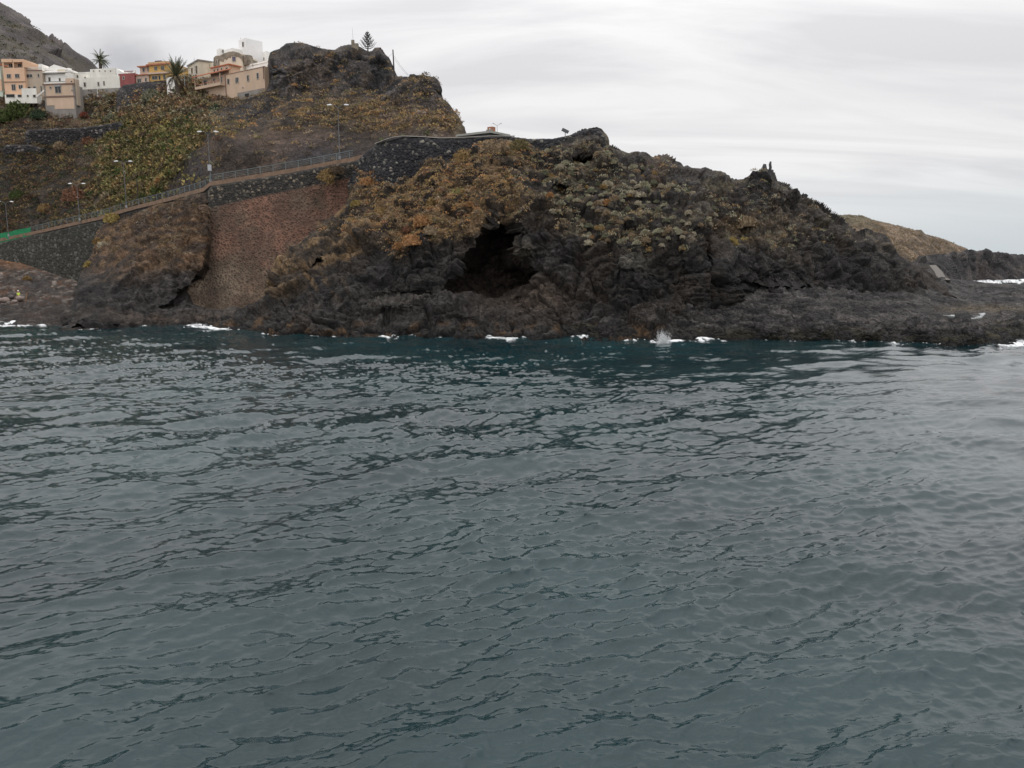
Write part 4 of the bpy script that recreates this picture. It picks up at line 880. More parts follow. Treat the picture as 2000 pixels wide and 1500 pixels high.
u0, za_ = h.hit(294.5, 120); u1, zb_ = h.hit(306.5, 115.2)
tk = h.box('solar_tank', plain('tank_blue', (0.035, 0.035, 0.06), rough=0.4), u0, u1, 1.5, 2.2, za_ + 0.05, zb_); h.box('tank_stand', METAL, u1, u1 + 0.8, 1.6, 2.1, za_ - 0.1, za_ + 0.35)
h.box('left_wing', PINKB, -3.1, -0.006, 0.5, 7, h.z0 - 2, h.hit(285, 130)[1]); h.box('wing_eaves', TERRA, -3.5, -0.01, -0.1, 7.2, h.hit(285, 130)[1], h.hit(285, 128)[1])
h.box('lower_wing', PINKB, -4.3, -0.006, -0.4, 0.494, h.z0 - 2.0, h.hit(285, 147.5)[1]); h.box('wing_ledge', TERRA, -4.8, -0.01, -0.8, 0.49, h.hit(285, 147.5)[1], h.hit(285, 146)[1])
for r, nn_ in (((278.6, 133.6, 283, 140), .5), ((288.2, 132, 290.4, 139), .5), ((268.6, 154, 276, 161), -.4), ((283.6, 152.5, 287, 159.5), -.4)): h.win(*r, n=nn_)
h = House('shack', 'small white whitewashed hut just left of the palm trunk', (327, 200), (345.5, 199.5), 184, 150, 4, WHITE, cat='hut', embed=0.5)
h.win(331, 164.5, 333, 171, bars=False)
# --- right group below the crag
h = House('house', 'cream old mansion with cornice and tall shuttered windows right of the palm', (370, 206), (391, 200), 176, 118.5, 4.2, CREAM, embed=4)
h.box('cornice', CONC, -0.25, h.w + 0.25, -0.25, 4.4, h.z1, h.z1 + 0.3)
for r in ((374, 134, 376.4, 142), (382.4, 130, 385.4, 142), (376.5, 156, 378.3, 160), (381.8, 146.5, 383, 149)): h.win(*r, fr=CONC, bars=False)
h.box('rear_wing', CREAM, h.w + 0.01, h.w + 2.6, 2.6, 7, h.z0, h.z1 - 0.4)
h = House('house', 'ruined house with a crumbling grey stone top and one blue window', (430, 199), (475, 197.6), 146, 104.5, 7, CREAM, embed=3)
m = MB(h.org); g = [(429, 118), (429, 110), (436, 105.5), (447, 101.5), (456, 100.3), (465, 102.5), (474, 108), (474.5, 120), (468, 112), (459, 109.3), (452, 109.5), (450, 113), (446, 112), (443, 117), (439, 114), (436, 121)]
pf = [h.hit(x, y) for x, y in g]; k = len(pf)
from mathutils.geometry import tessellate_polygon
tri = tessellate_polygon([[Vector((a_, z_, 0)) for a_, z_ in pf]])
vs = [h.O + h.u * a_ + h.n * -0.12 + Vector((0, 0, z_)) for a_, z_ in pf] + [h.O + h.u * a_ + h.n * 6.5 + Vector((0, 0, z_)) for a_, z_ in pf]
m.add(vs, [tuple(t_) for t_ in tri] + [(i, i + k, (i + 1) % k + k, (i + 1) % k) for i in range(k)]); m.build('broken_parapet', RUIN, h.root)
h.win(454, 111, 460.5, 119.5, pane=plain('blue_pane', (0.05, 0.055, 0.11), rough=.3), n=-0.005)
m = MB(h.org); cx_ = h.O + h.u * (h.w + 0.9) + h.n * 1.0
m.tube([cx_ + Vector((0, 0, h.hit(480, 126)[1])), cx_ + Vector((0, 0, h.hit(480, 112)[1])), cx_ + Vector((0, 0, h.hit(480, 107)[1]))], [0.95, 1.15, 1.0], 14); m.build('round_turret', RUIN, h.root)
m = MB(h.org); g = [(417, 128), (417, 113), (421, 109), (427, 108.5), (429, 110), (429, 128)]; pf = [h.hit(x, y) for x, y in g]; k = len(pf)
vs = [h.O + h.u * a_ + Vector((0, 0, z_)) for a_, z_ in pf] + [h.O + h.u * a_ + h.n * 3 + Vector((0, 0, z_)) for a_, z_ in pf]
m.add(vs, [tuple(range(k))] + [(i, i + k, (i + 1) % k + k, (i + 1) % k) for i in range(k)]); m.build('side_turret', RUIN, h.root); h.win(422.5, 117.5, 425.5, 127, bars=False, fr=CREAM)
h = House('house', 'tall white cube house rising above the others against the sky', (467.5, 207), (483, 204.5), 117, 74.5, 4.4, plain('bright_white', (0.76, 0.75, 0.74), var=0.03), embed=6)
h.win(473.6, 83.2, 476.4, 90.4, bars=False); h.box('roof_edge', WHITE, 0.0, h.w, 0.0, 0.25, h.z1, h.z1 + 0.12); h.box('antenna', METAL, 0.1, 0.15, 0.5, 0.55, h.z1 + 0.12, h.z1 + 0.9)
h = House('house', 'low white house with one window left of the white cube house', (424, 208), (431.5, 206.8), 118, 94.5, 5.0, WHITE, embed=4); h.box('right_wing', WHITE, h.w + .01, h.w + 4.6, 0.6, 4, h.z0 - 2, h.z1 - 0.5); h.win(433.6, 98.4, 437, 103, n=0.6, bars=False)
h = House('house', 'small white flat roofed house half hidden behind the dark crag', (513, 206), (522, 204.5), 122, 100.5, 5, WHITE, embed=4); h.win(515, 113, 516.5, 117, bars=False); h.box('roof_edge', WHITE, 0.0, h.w, 0.0, 0.25, h.z1, h.z1 + 0.12)
h = House('terrace', 'long white terrace wall above the tan house with the terracotta balcony roof', (467, 200), (524, 194), 142, 118, 5, WHITE, cat='terrace', embed=2)
h.band('string_course', WHITE2, 128, 0.1, 0.12, 490); h.win(493, 126.4, 494.6, 128, name='vent', bars=False); h.box('doorway', DKGREY, *[h.hit(x, 135)[0] for x in (467.5, 470.5)], -0.05, -0.005, h.hit(468, 139)[1], h.hit(468, 131)[1])
h = House('house', 'large tan house with a terracotta balcony roof, directly left of the dark crag', (442.5, 190), (519, 182), 196, 129, 7, TAN, embed=3)
h.box('downpipe', TRIM, 0.0, 0.14, -0.16, -0.03, h.z0, h.z1); h.box('downpipe', TRIM, h.w - 0.25, h.w - 0.13, -0.16, -0.03, h.z0 + 3, h.z1); h.band('coping', TRIM, 129.4, 0.1, 0.08, 519)
for r in ((444.4, 155, 448.4, 164), (460.2, 152.2, 466.3, 161.4), (482.8, 147.6, 486.8, 157.8), (501.7, 143.4, 505.9, 153.4)): h.win(*r)
h.win(474, 170.6, 475.4, 172, name='vent', bars=False)
h.box('basement', CONC, h.hit(463.5, 180)[0], h.w, -0.08, -0.005, h.z0 - 3, h.hit(465, 181.5)[1]); h.box('void', DKGREY, *[h.hit(x, 187)[0] for x in (479, 487)], -0.12, -0.085, h.hit(480, 190)[1], h.hit(480, 183.3)[1])
F1_ = h
u_l = (V(397, 200, 195) - V(442.5, 200, 190)); wl_ = Vector((u_l.x, u_l.y, 0)).length; ul = -Vector((u_l.x, u_l.y, 0)).normalized(); nl = Vector((-ul.y, ul.x, 0)); Ol = h.O - ul * wl_
h.O, h.u, h.n, h.w = Ol, ul, nl, wl_; zb2 = V(397, 203, 195).z
h.box('left_wall', TAN, 0, h.w - 0.004, 0, 6.5, zb2 - 3, h.hit(430, 147)[1]); zs = h.hit(398, 176)[1]
h.box('balcony_slab', TAN, -1.1, h.w - 0.2, -1.3, -0.005, zs, zs + 0.2); h.box('balcony_parapet', TAN, -1.1, h.w - 0.2, -1.3, -1.15, zs + 0.2, zs + 0.62)
h.box('balcony_parapet', TAN, -1.1, -0.95, -1.145, 2, zs + 0.2, zs + 0.62)
rl = h.box('balcony_rail', TERRA, -1.1, h.w - 0.2, -1.28, -1.2, zs + 1.05, zs + 1.13)
for k in range(5): h.box('post', TAN, -1.1 + k * (h.w + 0.7) / 4, -0.9 + k * (h.w + 0.7) / 4, -1.29, -1.16, zs + 0.622, zs + 1.05 + (1.6 if k in (0, 4) else 0), parent=rl)
for r in ((398.4, 157.5, 405, 166.5), (416.3, 154.2, 420, 162.5), (428.2, 151.5, 434.2, 159.8), (403.8, 189.5, 409.8, 199), (425.8, 185.3, 431, 195)): h.win(*r)
zr0 = h.hit(390, 152)[1]; m = MB(h.org)
A_ = [h.O + h.u * (-1.6) + h.n * -1.7 + Vector((0, 0, zr0 - 0.1)), h.O + h.u * (h.w - .1) + h.n * -1.7 + Vector((0, 0, zr0 - 0.1)), h.O + h.u * (h.w - .1) + h.n * 2 + Vector((0, 0, zr0 + 1.25)), h.O + h.u * (-1.6 + 1.5) + h.n * 2 + Vector((0, 0, zr0 + 1.25))]
dn = Vector((0, 0, -0.14)); m.add(A_ + [a_ + dn for a_ in A_], [(0, 1, 2, 3), (7, 6, 5, 4), (0, 4, 5, 1), (3, 7, 4, 0), (1, 5, 6, 2)])
rf = m.build('balcony_roof', TERRA, h.root)
for k in range(19):
    a_ = -1.5 + k * (h.w + 1.4) / 18; p0 = h.O + h.u * a_ + h.n * -1.68 + Vector((0, 0, zr0 - 0.06)); p1 = h.O + h.u * max(a_, -0.1) + h.n * 1.9 + Vector((0, 0, zr0 + 1.25))
    MB(h.org).tube([p0, p1], 0.085, 6).build('tile_row', TERRA, rf)
zq = h.hit(420, 144, 1.8)[1]; zq2 = h.hit(430, 130, 1.8)[1]
h.box('attic', TAN, h.hit(411, 140, 1.8)[0], h.hit(447, 140, 1.8)[0], 1.8, 5, zq - 1.2, zq2); h.box('attic_eaves', TERRA, h.hit(410, 140, 1.5)[0], h.hit(448, 140, 1.5)[0], 1.5, 5.2, zq2, zq2 + 0.2)
for x_ in (419, 425.6, 433): h.win(x_ - 1.1, 136 - (x_ - 419) * .2, x_ + 1.3, 140.5 - (x_ - 419) * .2, n=1.8, bars=False)
h.win(441, 132.5, 445, 138.5, n=1.8)

# --- kiosk on the viewpoint
h = House('kiosk', 'low flat roofed kiosk with a brick chimney behind the black viewpoint wall', (899, 128), (957, 124.5), 272, 260.5, 4.0, plain('kiosk_wall', (0.12, 0.12, 0.125)), cat='kiosk', embed=2)
h.box('roof', plain('kiosk_roof', (0.30, 0.30, 0.27)), -0.5, h.w + 0.5, -0.5, 4.5, h.z1, h.z1 + 0.32)
u0, z0_ = h.hit(949.5, 258); u1, z1_ = h.hit(959, 246.5); ch = h.box('chimney', BRICK, u0, u1, 0.3, 1.1, h.z1 + 0.321, z1_)
h.box('opening', LAMPW, (u0 + u1) / 2 - 0.07, (u0 + u1) / 2 + 0.1, 0.27, 0.298, z1_ - 0.55, z1_ - 0.22, parent=ch)
h.box('chimney_base', CONC, u0 - 0.1, u1 + 0.1, 0.12, 0.28, h.z1 - 0.1 + .42, h.z1 + 0.62, parent=ch)

# =================================================================== POLES, LAMPS, RAILINGS
POLEM = plain('lamp_pole_grey', (0.13, 0.135, 0.14), rough=.5)
def lamp(px, pyb, Y, height, label, sign=None):
    b_ = V(px, pyb, Y); t_ = thing('street_lamp', b_, label, 'street lamp', 'double arm street lamps along the hillside road')
    MB(b_).tube([b_ - Vector((0, 0, .6)), b_ + Vector((0, 0, height - 1.0))], [0.085, 0.045], 8).build('pole', POLEM, t_)
    MB(b_).tube([b_, b_ + Vector((0, 0, 0.5))], [0.19, 0.17], 8).build('base', METAL, t_)
    top = b_ + Vector((0, 0, height - 1.0))
    for sgn in (-1, 1):
        pts = [top + Vector((sgn * 0.95 * (1 - math.cos(a_)), 0, 0.85 * math.sin(a_))) for a_ in [k * math.pi / 12 for k in range(7)]]
        arm = MB(b_).tube(pts, 0.04, 6).build('arm', POLEM, t_)
        e_ = pts[-1]; mm = MB(b_); n_ = 8
        ring = []
        for q, (dx_, hh, ww) in enumerate(((0, .05, .06), (.2, .12, .13), (.5, .12, .15), (.75, .06, .09))):
            ring += [e_ + Vector((sgn * dx_, math.cos(2 * math.pi * k / n_) * ww, math.sin(2 * math.pi * k / n_) * hh - dx_ * 0.05)) for k in range(n_)]
        mm.add(ring, [(i * n_ + k, i * n_ + (k + 1) % n_, (i + 1) * n_ + (k + 1) % n_, (i + 1) * n_ + k) for i in range(3) for k in range(n_)] + [tuple(range(n_)), tuple(range(3 * n_, 4 * n_))])
        mm.build('lamp_head', LAMPW, arm)
    if sign:
        MB(b_).obox(b_, (1, 0, 0), (0, 1, 0), -0.3, 0.3, -0.16, -0.11, sign, sign + 0.95).build('sign_plate', plain('sign_back', (0.42, 0.44, 0.46)), t_)
lamp(17, 462, 167.5, 7.3, 'grey double arm street lamp behind the green netting')
lamp(156, 431, 159, 7.3, 'grey double arm street lamp beside the road in front of the rust coloured shrub')
lamp(247.5, 406, 150.5, 8.6, 'grey double arm street lamp standing below the yellow green scrub slope')
lamp(411.5, 356, 130.3, 8.0, 'grey double arm street lamp with a pale sign plate, at the bend of the railing', sign=1.8)
lamp(663.5, 311, 128.6, 8.4, 'grey double arm street lamp near the upper right end of the railing')
def pole(px0, py0, px1, py1, Y, r, label, name='utility_pole', cat='pole', mat=POLEW):
    a_, b_ = V(px0, py0, Y), V(px1, py1, Y); o = MB(b_).tube([b_ - Vector((0, 0, .4)), a_], [r, r * 0.7], 8).build(name, mat); o['label'] = label; o['category'] = cat; return o
pole(407.5, 231, 411, 264, 156, 0.10, 'short black wooden pole sticking out of the scrub below the tan house')
pole(267.5, 350, 269.5, 404, 150.5, 0.13, 'dark wooden pole at the roadside right of the third street lamp')
up_ = pole(767.4, 97, 771, 162, 166, 0.17, 'tall dark wooden pole with stay cables on the right shoulder of the crag')
pole(379, 113, 380.5, 150, 190, 0.05, 'thin grey aerial mast above the palm, left of the cream mansion', 'aerial_mast', 'mast', METAL)
pole(357.5, 118, 361, 165, 192, 0.06, 'thin grey pole just right of the big palm crown', 'aerial_mast', 'mast', METAL)
for q, (a_, b_) in enumerate((((768, 107, 166), (800, 149, 157)), ((768, 112, 166), (799, 150, 157)), ((767, 104, 166), (752, 112, 174)))):
    o = MB(V(*a_)).tube([V(*a_), (V(*a_) + V(*b_)) / 2 - Vector((0, 0, 0.25)), V(*b_)], 0.018, 5).build('stay_cable', DARKM)
    o['label'] = ('upper sloping stay cable running right from the tall wooden pole', 'lower sloping stay cable running right from the tall wooden pole', 'short stay cable running left from the tall wooden pole')[q]; o['category'] = 'cable'
# pillar with mast on the crag
b_ = V(690, 93, 177); t_ = thing('stone_pillar', b_, 'small stone pillar carrying a thin mast on top of the crag', 'pillar')
MB(b_).obox(b_, (1, 0, 0), (0, 1, 0), -0.35, 0.25, -0.3, 0.3, -0.6, 1.5).build('shaft', RUIN, t_); MB(b_).obox(b_, (1, 0, 0), (0, 1, 0), 0.255, 1.1, -0.35, 0.35, -0.8, 0.8).build('shoulder', RUIN, t_)
MB(b_).tube([b_ + Vector((0, 0, 1.5)), b_ + Vector((-0.08, 0, 4.0))], [0.035, 0.02], 6).build('mast', METAL, t_)
# Y shaped lamp by the kiosk
b_ = V(971.5, 272, 127); t_ = thing('street_lamp', b_, 'slim Y shaped street lamp beside the kiosk chimney against the sky', 'street lamp')
MB(b_).tube([b_, b_ + Vector((-0.05, 0, 2.05))], [0.05, 0.035], 7).build('pole', METAL, t_); tp_ = b_ + Vector((-0.05, 0, 2.05)); MB(b_).tube([b_ + Vector((0, 0, .5)), b_ + Vector((0, 0, 1.1))], 0.08, 7).build('junction_box', METAL, t_)
for sg in (-1, 1):
    ar = MB(b_).tube([tp_, tp_ + Vector((sg * 0.4, 0, 0.22))], 0.025, 6).build('arm', METAL, t_)
    e_ = tp_ + Vector((sg * 0.4, 0, 0.22)); MB(b_).obox(e_, Vector((sg * .93, 0, .38)), (0, 1, 0), 0, 0.34, -0.09, 0.09, -0.02, 0.04).build('lamp_head', METAL, ar)
# tilted board
b_ = V(1104, 258, 117.5); t_ = thing('information_board', b_, 'dark tilted board standing up behind the right end of the viewpoint wall', 'board')
MB(b_).obox(b_ + Vector((0, 0, 0.18)), Vector((.9, 0, -.42)), Vector((0.25, .3, 0.42)), -0.5, 0.5, -0.45, 0.45, -0.04, 0.05).build('panel', DARKM, t_)
MB(b_).tube([b_ - Vector((0, 0, .8)), b_ + Vector((0, 0, .1))], 0.06, 6).build('stand', METAL, t_)
# railing
def arc_points(pts, step):
    out_, acc = [pts[0]], 0
    for a_, b2 in zip(pts[:-1], pts[1:]):
        L_ = (b2 - a_).length; s_ = step - acc
        while s_ < L_: out_.append(a_.lerp(b2, s_ / L_)); s_ += step
        acc = (acc + L_) % step if True else 0
    return out_
RAILM = plain('railing_paint', (0.13, 0.16, 0.165), rough=0.5)
def railing(pts, label, step=2.1, hgt=1.05):
    t_ = thing('railing', pts[len(pts) // 2], label, 'railing'); org = pts[len(pts) // 2]
    up_ = Vector((0, 0, 1)); pp = arc_points(pts, step)
    pm = None
    for p_ in pp:
        if pm is None:
            o = MB(p_).obox(p_, (1, 0, 0), (0, 1, 0), -0.05, 0.05, -0.05, 0.05, 0, hgt).build('post', RAILM); pm = o.data; o.parent = t_; o.location = p_ - org
        else:
            o = bpy.data.objects.new('post', pm); C.objects.link(o); o.parent = t_; o.location = p_ - org
    for hh, r_ in ((hgt, 0.05), (0.78, 0.022), (0.55, 0.022), (0.32, 0.022)):
        MB(org).tube([p_ + up_ * hh for p_ in pts], r_, 6).build('rail', RAILM, t_)
KP = [p + Vector((0, 0, .30)) for p in REW]
railing(KP[11:15], 'grey metal railing on top of the reddish stone wall, straight upper stretch'); railing(KP[3:12], 'grey metal railing curving down from the bend to the green netting')
# green netting
net = []; nN = 28
pa = [KP[1], KP[2], KP[3]]
def lerp3(t): return pa[0].lerp(pa[1], t * 2) if t < .5 else pa[1].lerp(pa[2], t * 2 - 1)
for i in range(nN + 1):
    p_ = lerp3(i / nN) + Vector((0, -0.22 + 0.06 * math.sin(i * 1.7), 0))
    for j in range(6): net.append(p_ + Vector((0.03 * math.sin(i * 2.3 + j), 0.05 * math.sin(i * 1.1 + j * 1.9), -1.0 + j * 0.40 + 0.05 * math.sin(i * .9))))
fs = [(i * 6 + j, (i + 1) * 6 + j, (i + 1) * 6 + j + 1, i * 6 + j + 1) for i in range(nN) for j in range(5)]
k = len(net); net2 = net + [v_ + Vector((0, 0.03, 0)) for v_ in net]
o = MB(pa[1]).add(net2, fs + [tuple(reversed([a_ + k for a_ in f_])) for f_ in fs]).build('safety_netting', plain('green_net', (0.02, 0.20, 0.085), var=0.2, scale=3), smooth=True)
o['label'] = 'bright green safety netting hung along the road railing at the left edge'; o['category'] = 'netting'

# =================================================================== VEGETATION
def leaf_cloud(n, seed, flat=0.75, leaf=0.2, lum=0.35, up=0.25, spiky=0.0):
    r = np.random.default_rng(seed)
    d = r.normal(size=(n, 3)); d[:, 2] = np.abs(d[:, 2]) - 0.15; d /= np.linalg.norm(d, axis=1, keepdims=True)
    rad = 0.55 + 0.4 * r.random(n) ** 0.6 + lum * 0.5 * vnoise(d * 2.3 + seed * 3.1, seed)
    c = d * rad[:, None] * np.array([1, 1, flat])
    a = d + r.normal(size=(n, 3)) * 0.75; a[:, 2] += up; a /= np.linalg.norm(a, axis=1, keepdims=True)
    b = np.cross(a, r.normal(size=(n, 3))); b /= np.linalg.norm(b, axis=1, keepdims=True)
    s = leaf * (0.6 + 0.8 * r.random(n))[:, None]
    v = np.stack([c - b * s * 0.4, c + a * s * (0.5 + spiky) - b * s * .25, c + a * s * (1.0 + spiky), c + b * s * 0.45], 1)
    shade = 0.75 + 0.5 * r.random(n)
    return v.reshape(-1, 3), np.repeat(shade, 4)
PAL = dict(orange=(0.33, 0.185, 0.088), ochre=(0.26, 0.18, 0.085), yellow=(0.29, 0.225, 0.085), tan=(0.25, 0.19, 0.125), palegreen=(0.30, 0.285, 0.20), greygreen=(0.17, 0.17, 0.115), yellowgreen=(0.21, 0.19, 0.08),
           green=(0.065, 0.085, 0.03), darkgreen=(0.04, 0.06, 0.035), rust=(0.19, 0.10, 0.065), olive=(0.145, 0.122, 0.062), red=(0.2, 0.065, 0.045), brown=(0.10, 0.075, 0.053), pale=(0.36, 0.32, 0.24))
PROTO = {}
def shrub_mesh(kind, var, leaf):
    key = (kind, var, leaf)
    if key not in PROTO:
        v, sh = leaf_cloud(420, 40 + var * 7 + hash(kind) % 1 + len(kind), leaf=leaf)
        u_ = np.random.default_rng(var); core, fc = [], []
        for i in range(5):
            for j in range(9):
                th, ph = i / 4 * 1.75, j / 9 * 2 * math.pi; rr_ = 0.62 + 0.08 * u_.random(); core.append((math.sin(th) * math.cos(ph) * rr_, math.sin(th) * math.sin(ph) * rr_, math.cos(th) * rr_ * 0.75))
        k = len(v); fc = [(k + i * 9 + j, k + (i + 1) * 9 + j, k + (i + 1) * 9 + (j + 1) % 9, k + i * 9 + (j + 1) % 9) for i in range(4) for j in range(9)]
        f = np.concatenate([np.arange(len(v)).reshape(-1, 4), np.array(fc)]); vv = np.concatenate([v, np.array(core)])
        col = np.array(PAL[kind])[None] * np.concatenate([sh, np.full(len(core), 0.8)])[:, None]
        PROTO[key] = mk_mesh('shrub', vv, f, FOLI, col)
    return PROTO[key]
def shrub(sheet, px, py, rpx, kind, label, group=None, sx=1.0, name='shrub', cat='shrub', sink=0.25):
    p_, n_ = surf(sheet, px, py + rpx * 0.35); r_ = rpx * p_.y / F
    o = bpy.data.objects.new(name, shrub_mesh(kind, random.randrange(4), 0.24 if rpx < 14 else 0.17)); C.objects.link(o)
    o.location = p_ + n_ * r_ * 0.15 - Vector((0, 0, r_ * sink)); o.scale = (r_ * sx, r_, r_ * 1.1 / 0.75 * 0.9); o.rotation_euler = (random.uniform(-.2, .2), random.uniform(-.2, .2), random.uniform(0, 6.28))
    o['label'] = label; o['category'] = cat
    if group: o['group'] = group
    return o
HL = 'headland'
for a in ((HL, 738, 342, 17, 'orange', 'rounded rusty orange shrub at the left foot of the black viewpoint wall'), (HL, 716, 352, 14, 'orange', 'smaller rusty shrub touching the left side of the big orange one under the viewpoint wall'),
          (HL, 825, 440, 20, 'orange', 'upper orange shrub of the bright orange clump left of the cave'), (HL, 840, 460, 17, 'tan', 'tan middle shrub of the bright orange clump left of the cave'),
          (HL, 806, 480, 20, 'orange', 'lowest orange shrub of the bright clump left of the cave'), (HL, 776, 475, 13, 'orange', 'left small orange shrub beside the bright clump left of the cave'),
          (HL, 795, 443, 11, 'rust', 'small rusty shrub above the bright orange clump'), (HL, 898, 384, 20, 'yellowgreen', 'flat yellow green cushion shrub in the middle of the slope'),
          (HL, 921, 412, 9, 'orange', 'small round orange shrub above and left of the cave'), (HL, 846, 400, 11, 'ochre', 'ochre bush on the slope left of the yellow green cushion'),
          (HL, 697, 398, 10, 'yellow', 'small yellow cushion shrub on the left shoulder of the headland'), (HL, 686, 425, 12, 'ochre', 'ochre bush at the edge beside the reddish stone wall'),
          (HL, 740, 404, 14, 'ochre', 'broad ochre bush on the slope below the big rusty shrub'), (HL, 958, 296, 20, 'tan', 'large tan dome shrub at the foot of the viewpoint wall'),
          (HL, 905, 310, 16, 'ochre', 'ochre shrub left of the large tan dome shrub'), (HL, 1015, 305, 18, 'olive', 'olive shrub right of the large tan dome shrub'), (HL, 985, 312, 13, 'tan', 'small tan shrub between the two big shrubs under the viewpoint wall'),
          (HL, 1455, 466, 13, 'yellow', 'yellow cushion shrub on the recessed slope right of the dark buttress'), (HL, 1425, 478, 12, 'yellow', 'lower yellow shrub on the recessed slope right of the dark buttress'),
          (HL, 1458, 436, 19, 'tan', 'long tan mound above the yellow cushion shrubs on the right slope'), (HL, 1326, 452, 9, 'palegreen', 'pale green shrub above the dark buttress on the right'),
          (HL, 1150, 468, 9, 'pale', 'left one of a pair of pale round shrubs right of the cave'), (HL, 1177, 468, 9, 'pale', 'right one of a pair of pale round shrubs right of the cave'),
          (HL, 1158, 455, 6, 'orange', 'small orange shrub just above a pair of pale shrubs'), (HL, 1258, 361, 11, 'palegreen', 'pale green round shrub high on the slope below the orange rock'),
          (HL, 910, 385, 8, 'ochre', 'small ochre shrub attached to the yellow green cushion'), (HL, 880, 350, 10, 'rust', 'rusty bush midway between viewpoint wall and yellow green cushion'),
          (HL, 1075, 395, 8, 'orange', 'orange tinted tuft above the right rim of the cave'), (HL, 1185, 395, 10, 'orange', 'orange brown tuft on the grey slope right of the cave'),
          ('rock_outcrop', 632, 340, 14, 'ochre', 'x'),
          ('rock_outcrop', 222, 425, 17, 'yellow', 'yellow green bush under the kerb at the right end of the long grey wall'), ('rock_outcrop', 193, 470, 9, 'ochre', 'small ochre bush hanging at the end of the long grey wall'),
          ('rock_outcrop', 205, 478, 11, 'pale', 'straw coloured tuft on the rocky outcrop'), ('rock_outcrop', 178, 520, 10, 'yellow', 'pale yellow bush at the foot of the long grey wall'), ('rock_outcrop', 235, 490, 9, 'tan', 'tan tuft on the middle of the rocky outcrop'),
          ('rubble_slope', 53, 546, 7, 'ochre', 'straw tuft on the rubble slope above the person'), ('rubble_slope', 165, 550, 6, 'orange', 'orange tuft at the right end of the rubble slope'),
          ('hillside', 427, 214, 17, 'darkgreen', 'dark green rounded bush below the left corner of the tan house'), ('hillside', 385, 228, 17, 'darkgreen', 'dark green bush left of the one under the tan house'),
          ('hillside', 305, 190, 22, 'greygreen', 'big grey green bush under the stone base of the yellow house'), ('hillside', 222, 228, 15, 'greygreen', 'pale green bush on the terrace under the long white house'),
          ('hillside', 165, 224, 9, 'red', 'red leaved bush beside the foot of the concrete house'), ('hillside', 40, 212, 26, 'green', 'fresh green bush at the left edge below the terrace'), ('hillside', 15, 226, 22, 'green', 'lower fresh green bush at the left edge of the photo'),
          ('hillside', 80, 225, 16, 'darkgreen', 'dark green bush left of the concrete house plinth'), ('hillside', 250, 262, 14, 'brown', 'brown bush on the upper scrub slope'), ('hillside', 290, 268, 12, 'brown', 'grey brown bush in the middle of the yellow green scrub'),
          ('hillside', 152, 382, 24, 'rust', 'rust red dead shrub beside the second street lamp'), ('hillside', 160, 362, 13, 'tan', 'grey tan crown on top of the rust red shrub'),
          ('hillside', 270, 365, 18, 'ochre', 'ochre tree like bush around the dark roadside pole'), ('hillside', 318, 350, 15, 'orange', 'orange ochre bush on the bank left of the railing bend'), ('hillside', 300, 372, 12, 'ochre', 'ochre bush just above the curved railing'),
          ('hillside', 120, 285, 12, 'tan', 'tan bush under the long terrace wall'), ('hillside', 175, 275, 13, 'rust', 'pinkish brown bush at the right end of the terrace wall'), ('hillside', 90, 405, 14, 'ochre', 'ochre bush on the dark slope above the green netting'),
          ('hillside', 40, 380, 15, 'green', 'green and yellow bush low on the dark left slope'), ('hillside', 60, 330, 14, 'brown', 'brown bush on the left slope below the short terrace wall')):
    if a[5] == 'x': continue
    shrub(*a)
# ochre bush on the railing end, standing on the wall top
p_ = V(636, 352, 124.8); o = bpy.data.objects.new('shrub', shrub_mesh('ochre', 1, 0.17)); C.objects.link(o); o.location = p_; o.scale = (1.35, 1.2, 2.4); o.rotation_euler = (0.35, 0.3, 0.6)
o['label'] = 'ochre bush hanging over the reddish wall under the upper railing end'; o['category'] = 'shrub'
p_ = V(655, 338, 125.5); o = bpy.data.objects.new('shrub', shrub_mesh('brown', 2, 0.17)); C.objects.link(o); o.location = p_; o.scale = (1.4, 1.2, 1.6)
o['label'] = 'dark brown bush right under the end of the upper railing'; o['category'] = 'shrub'
# pale shrubs dotted over the grey slope right of the cave
zone = [(1040, 350), (1100, 300), (1200, 300), (1290, 330), (1370, 360), (1395, 420), (1360, 470), (1290, 480), (1190, 470), (1110, 440), (1060, 400)]
pts_ = []
tries = 0
while len(pts_) < 175 and tries < 9000:
    tries += 1; x_, y_ = random.uniform(1040, 1395), random.uniform(295, 485)
    if inside(np.array([x_]), np.array([y_]), zone)[0] and all((x_ - a) ** 2 + ((y_ - b) * 1.4) ** 2 > 120 for a, b in pts_): pts_.append((x_, y_))
for x_, y_ in pts_:
    kd = random.choices(['palegreen', 'pale', 'tan', 'greygreen', 'ochre'], [5, 3, 3, 3, 1])[0]
    rr0 = random.uniform(4, 8.5); kw = {'palegreen': 'pale green', 'pale': 'straw pale', 'tan': 'tan', 'greygreen': 'grey green', 'ochre': 'ochre'}[kd]
    sxx = random.uniform(.9, 1.5); szw = 'tiny' if rr0 < 5.5 else 'small' if rr0 < 7 else 'plump'; shw = 'wide' if sxx > 1.25 else 'round'
    zx = ('right of the cave', 'above the low cliff', 'between cave and buttress', 'beside the dark buttress')[min(3, int((x_ - 1040) / 90))]
    zy = ('near the crest', 'at mid slope', 'low down')[0 if y_ < 350 else 1 if y_ < 415 else 2]
    shrub(HL, x_, y_, rr0, kd, '%s %s %s cushion shrub, %s, %s' % (szw, shw, kw, zy, zx), 'small cushion shrubs on the grey slope right of the cave', sx=sxx)
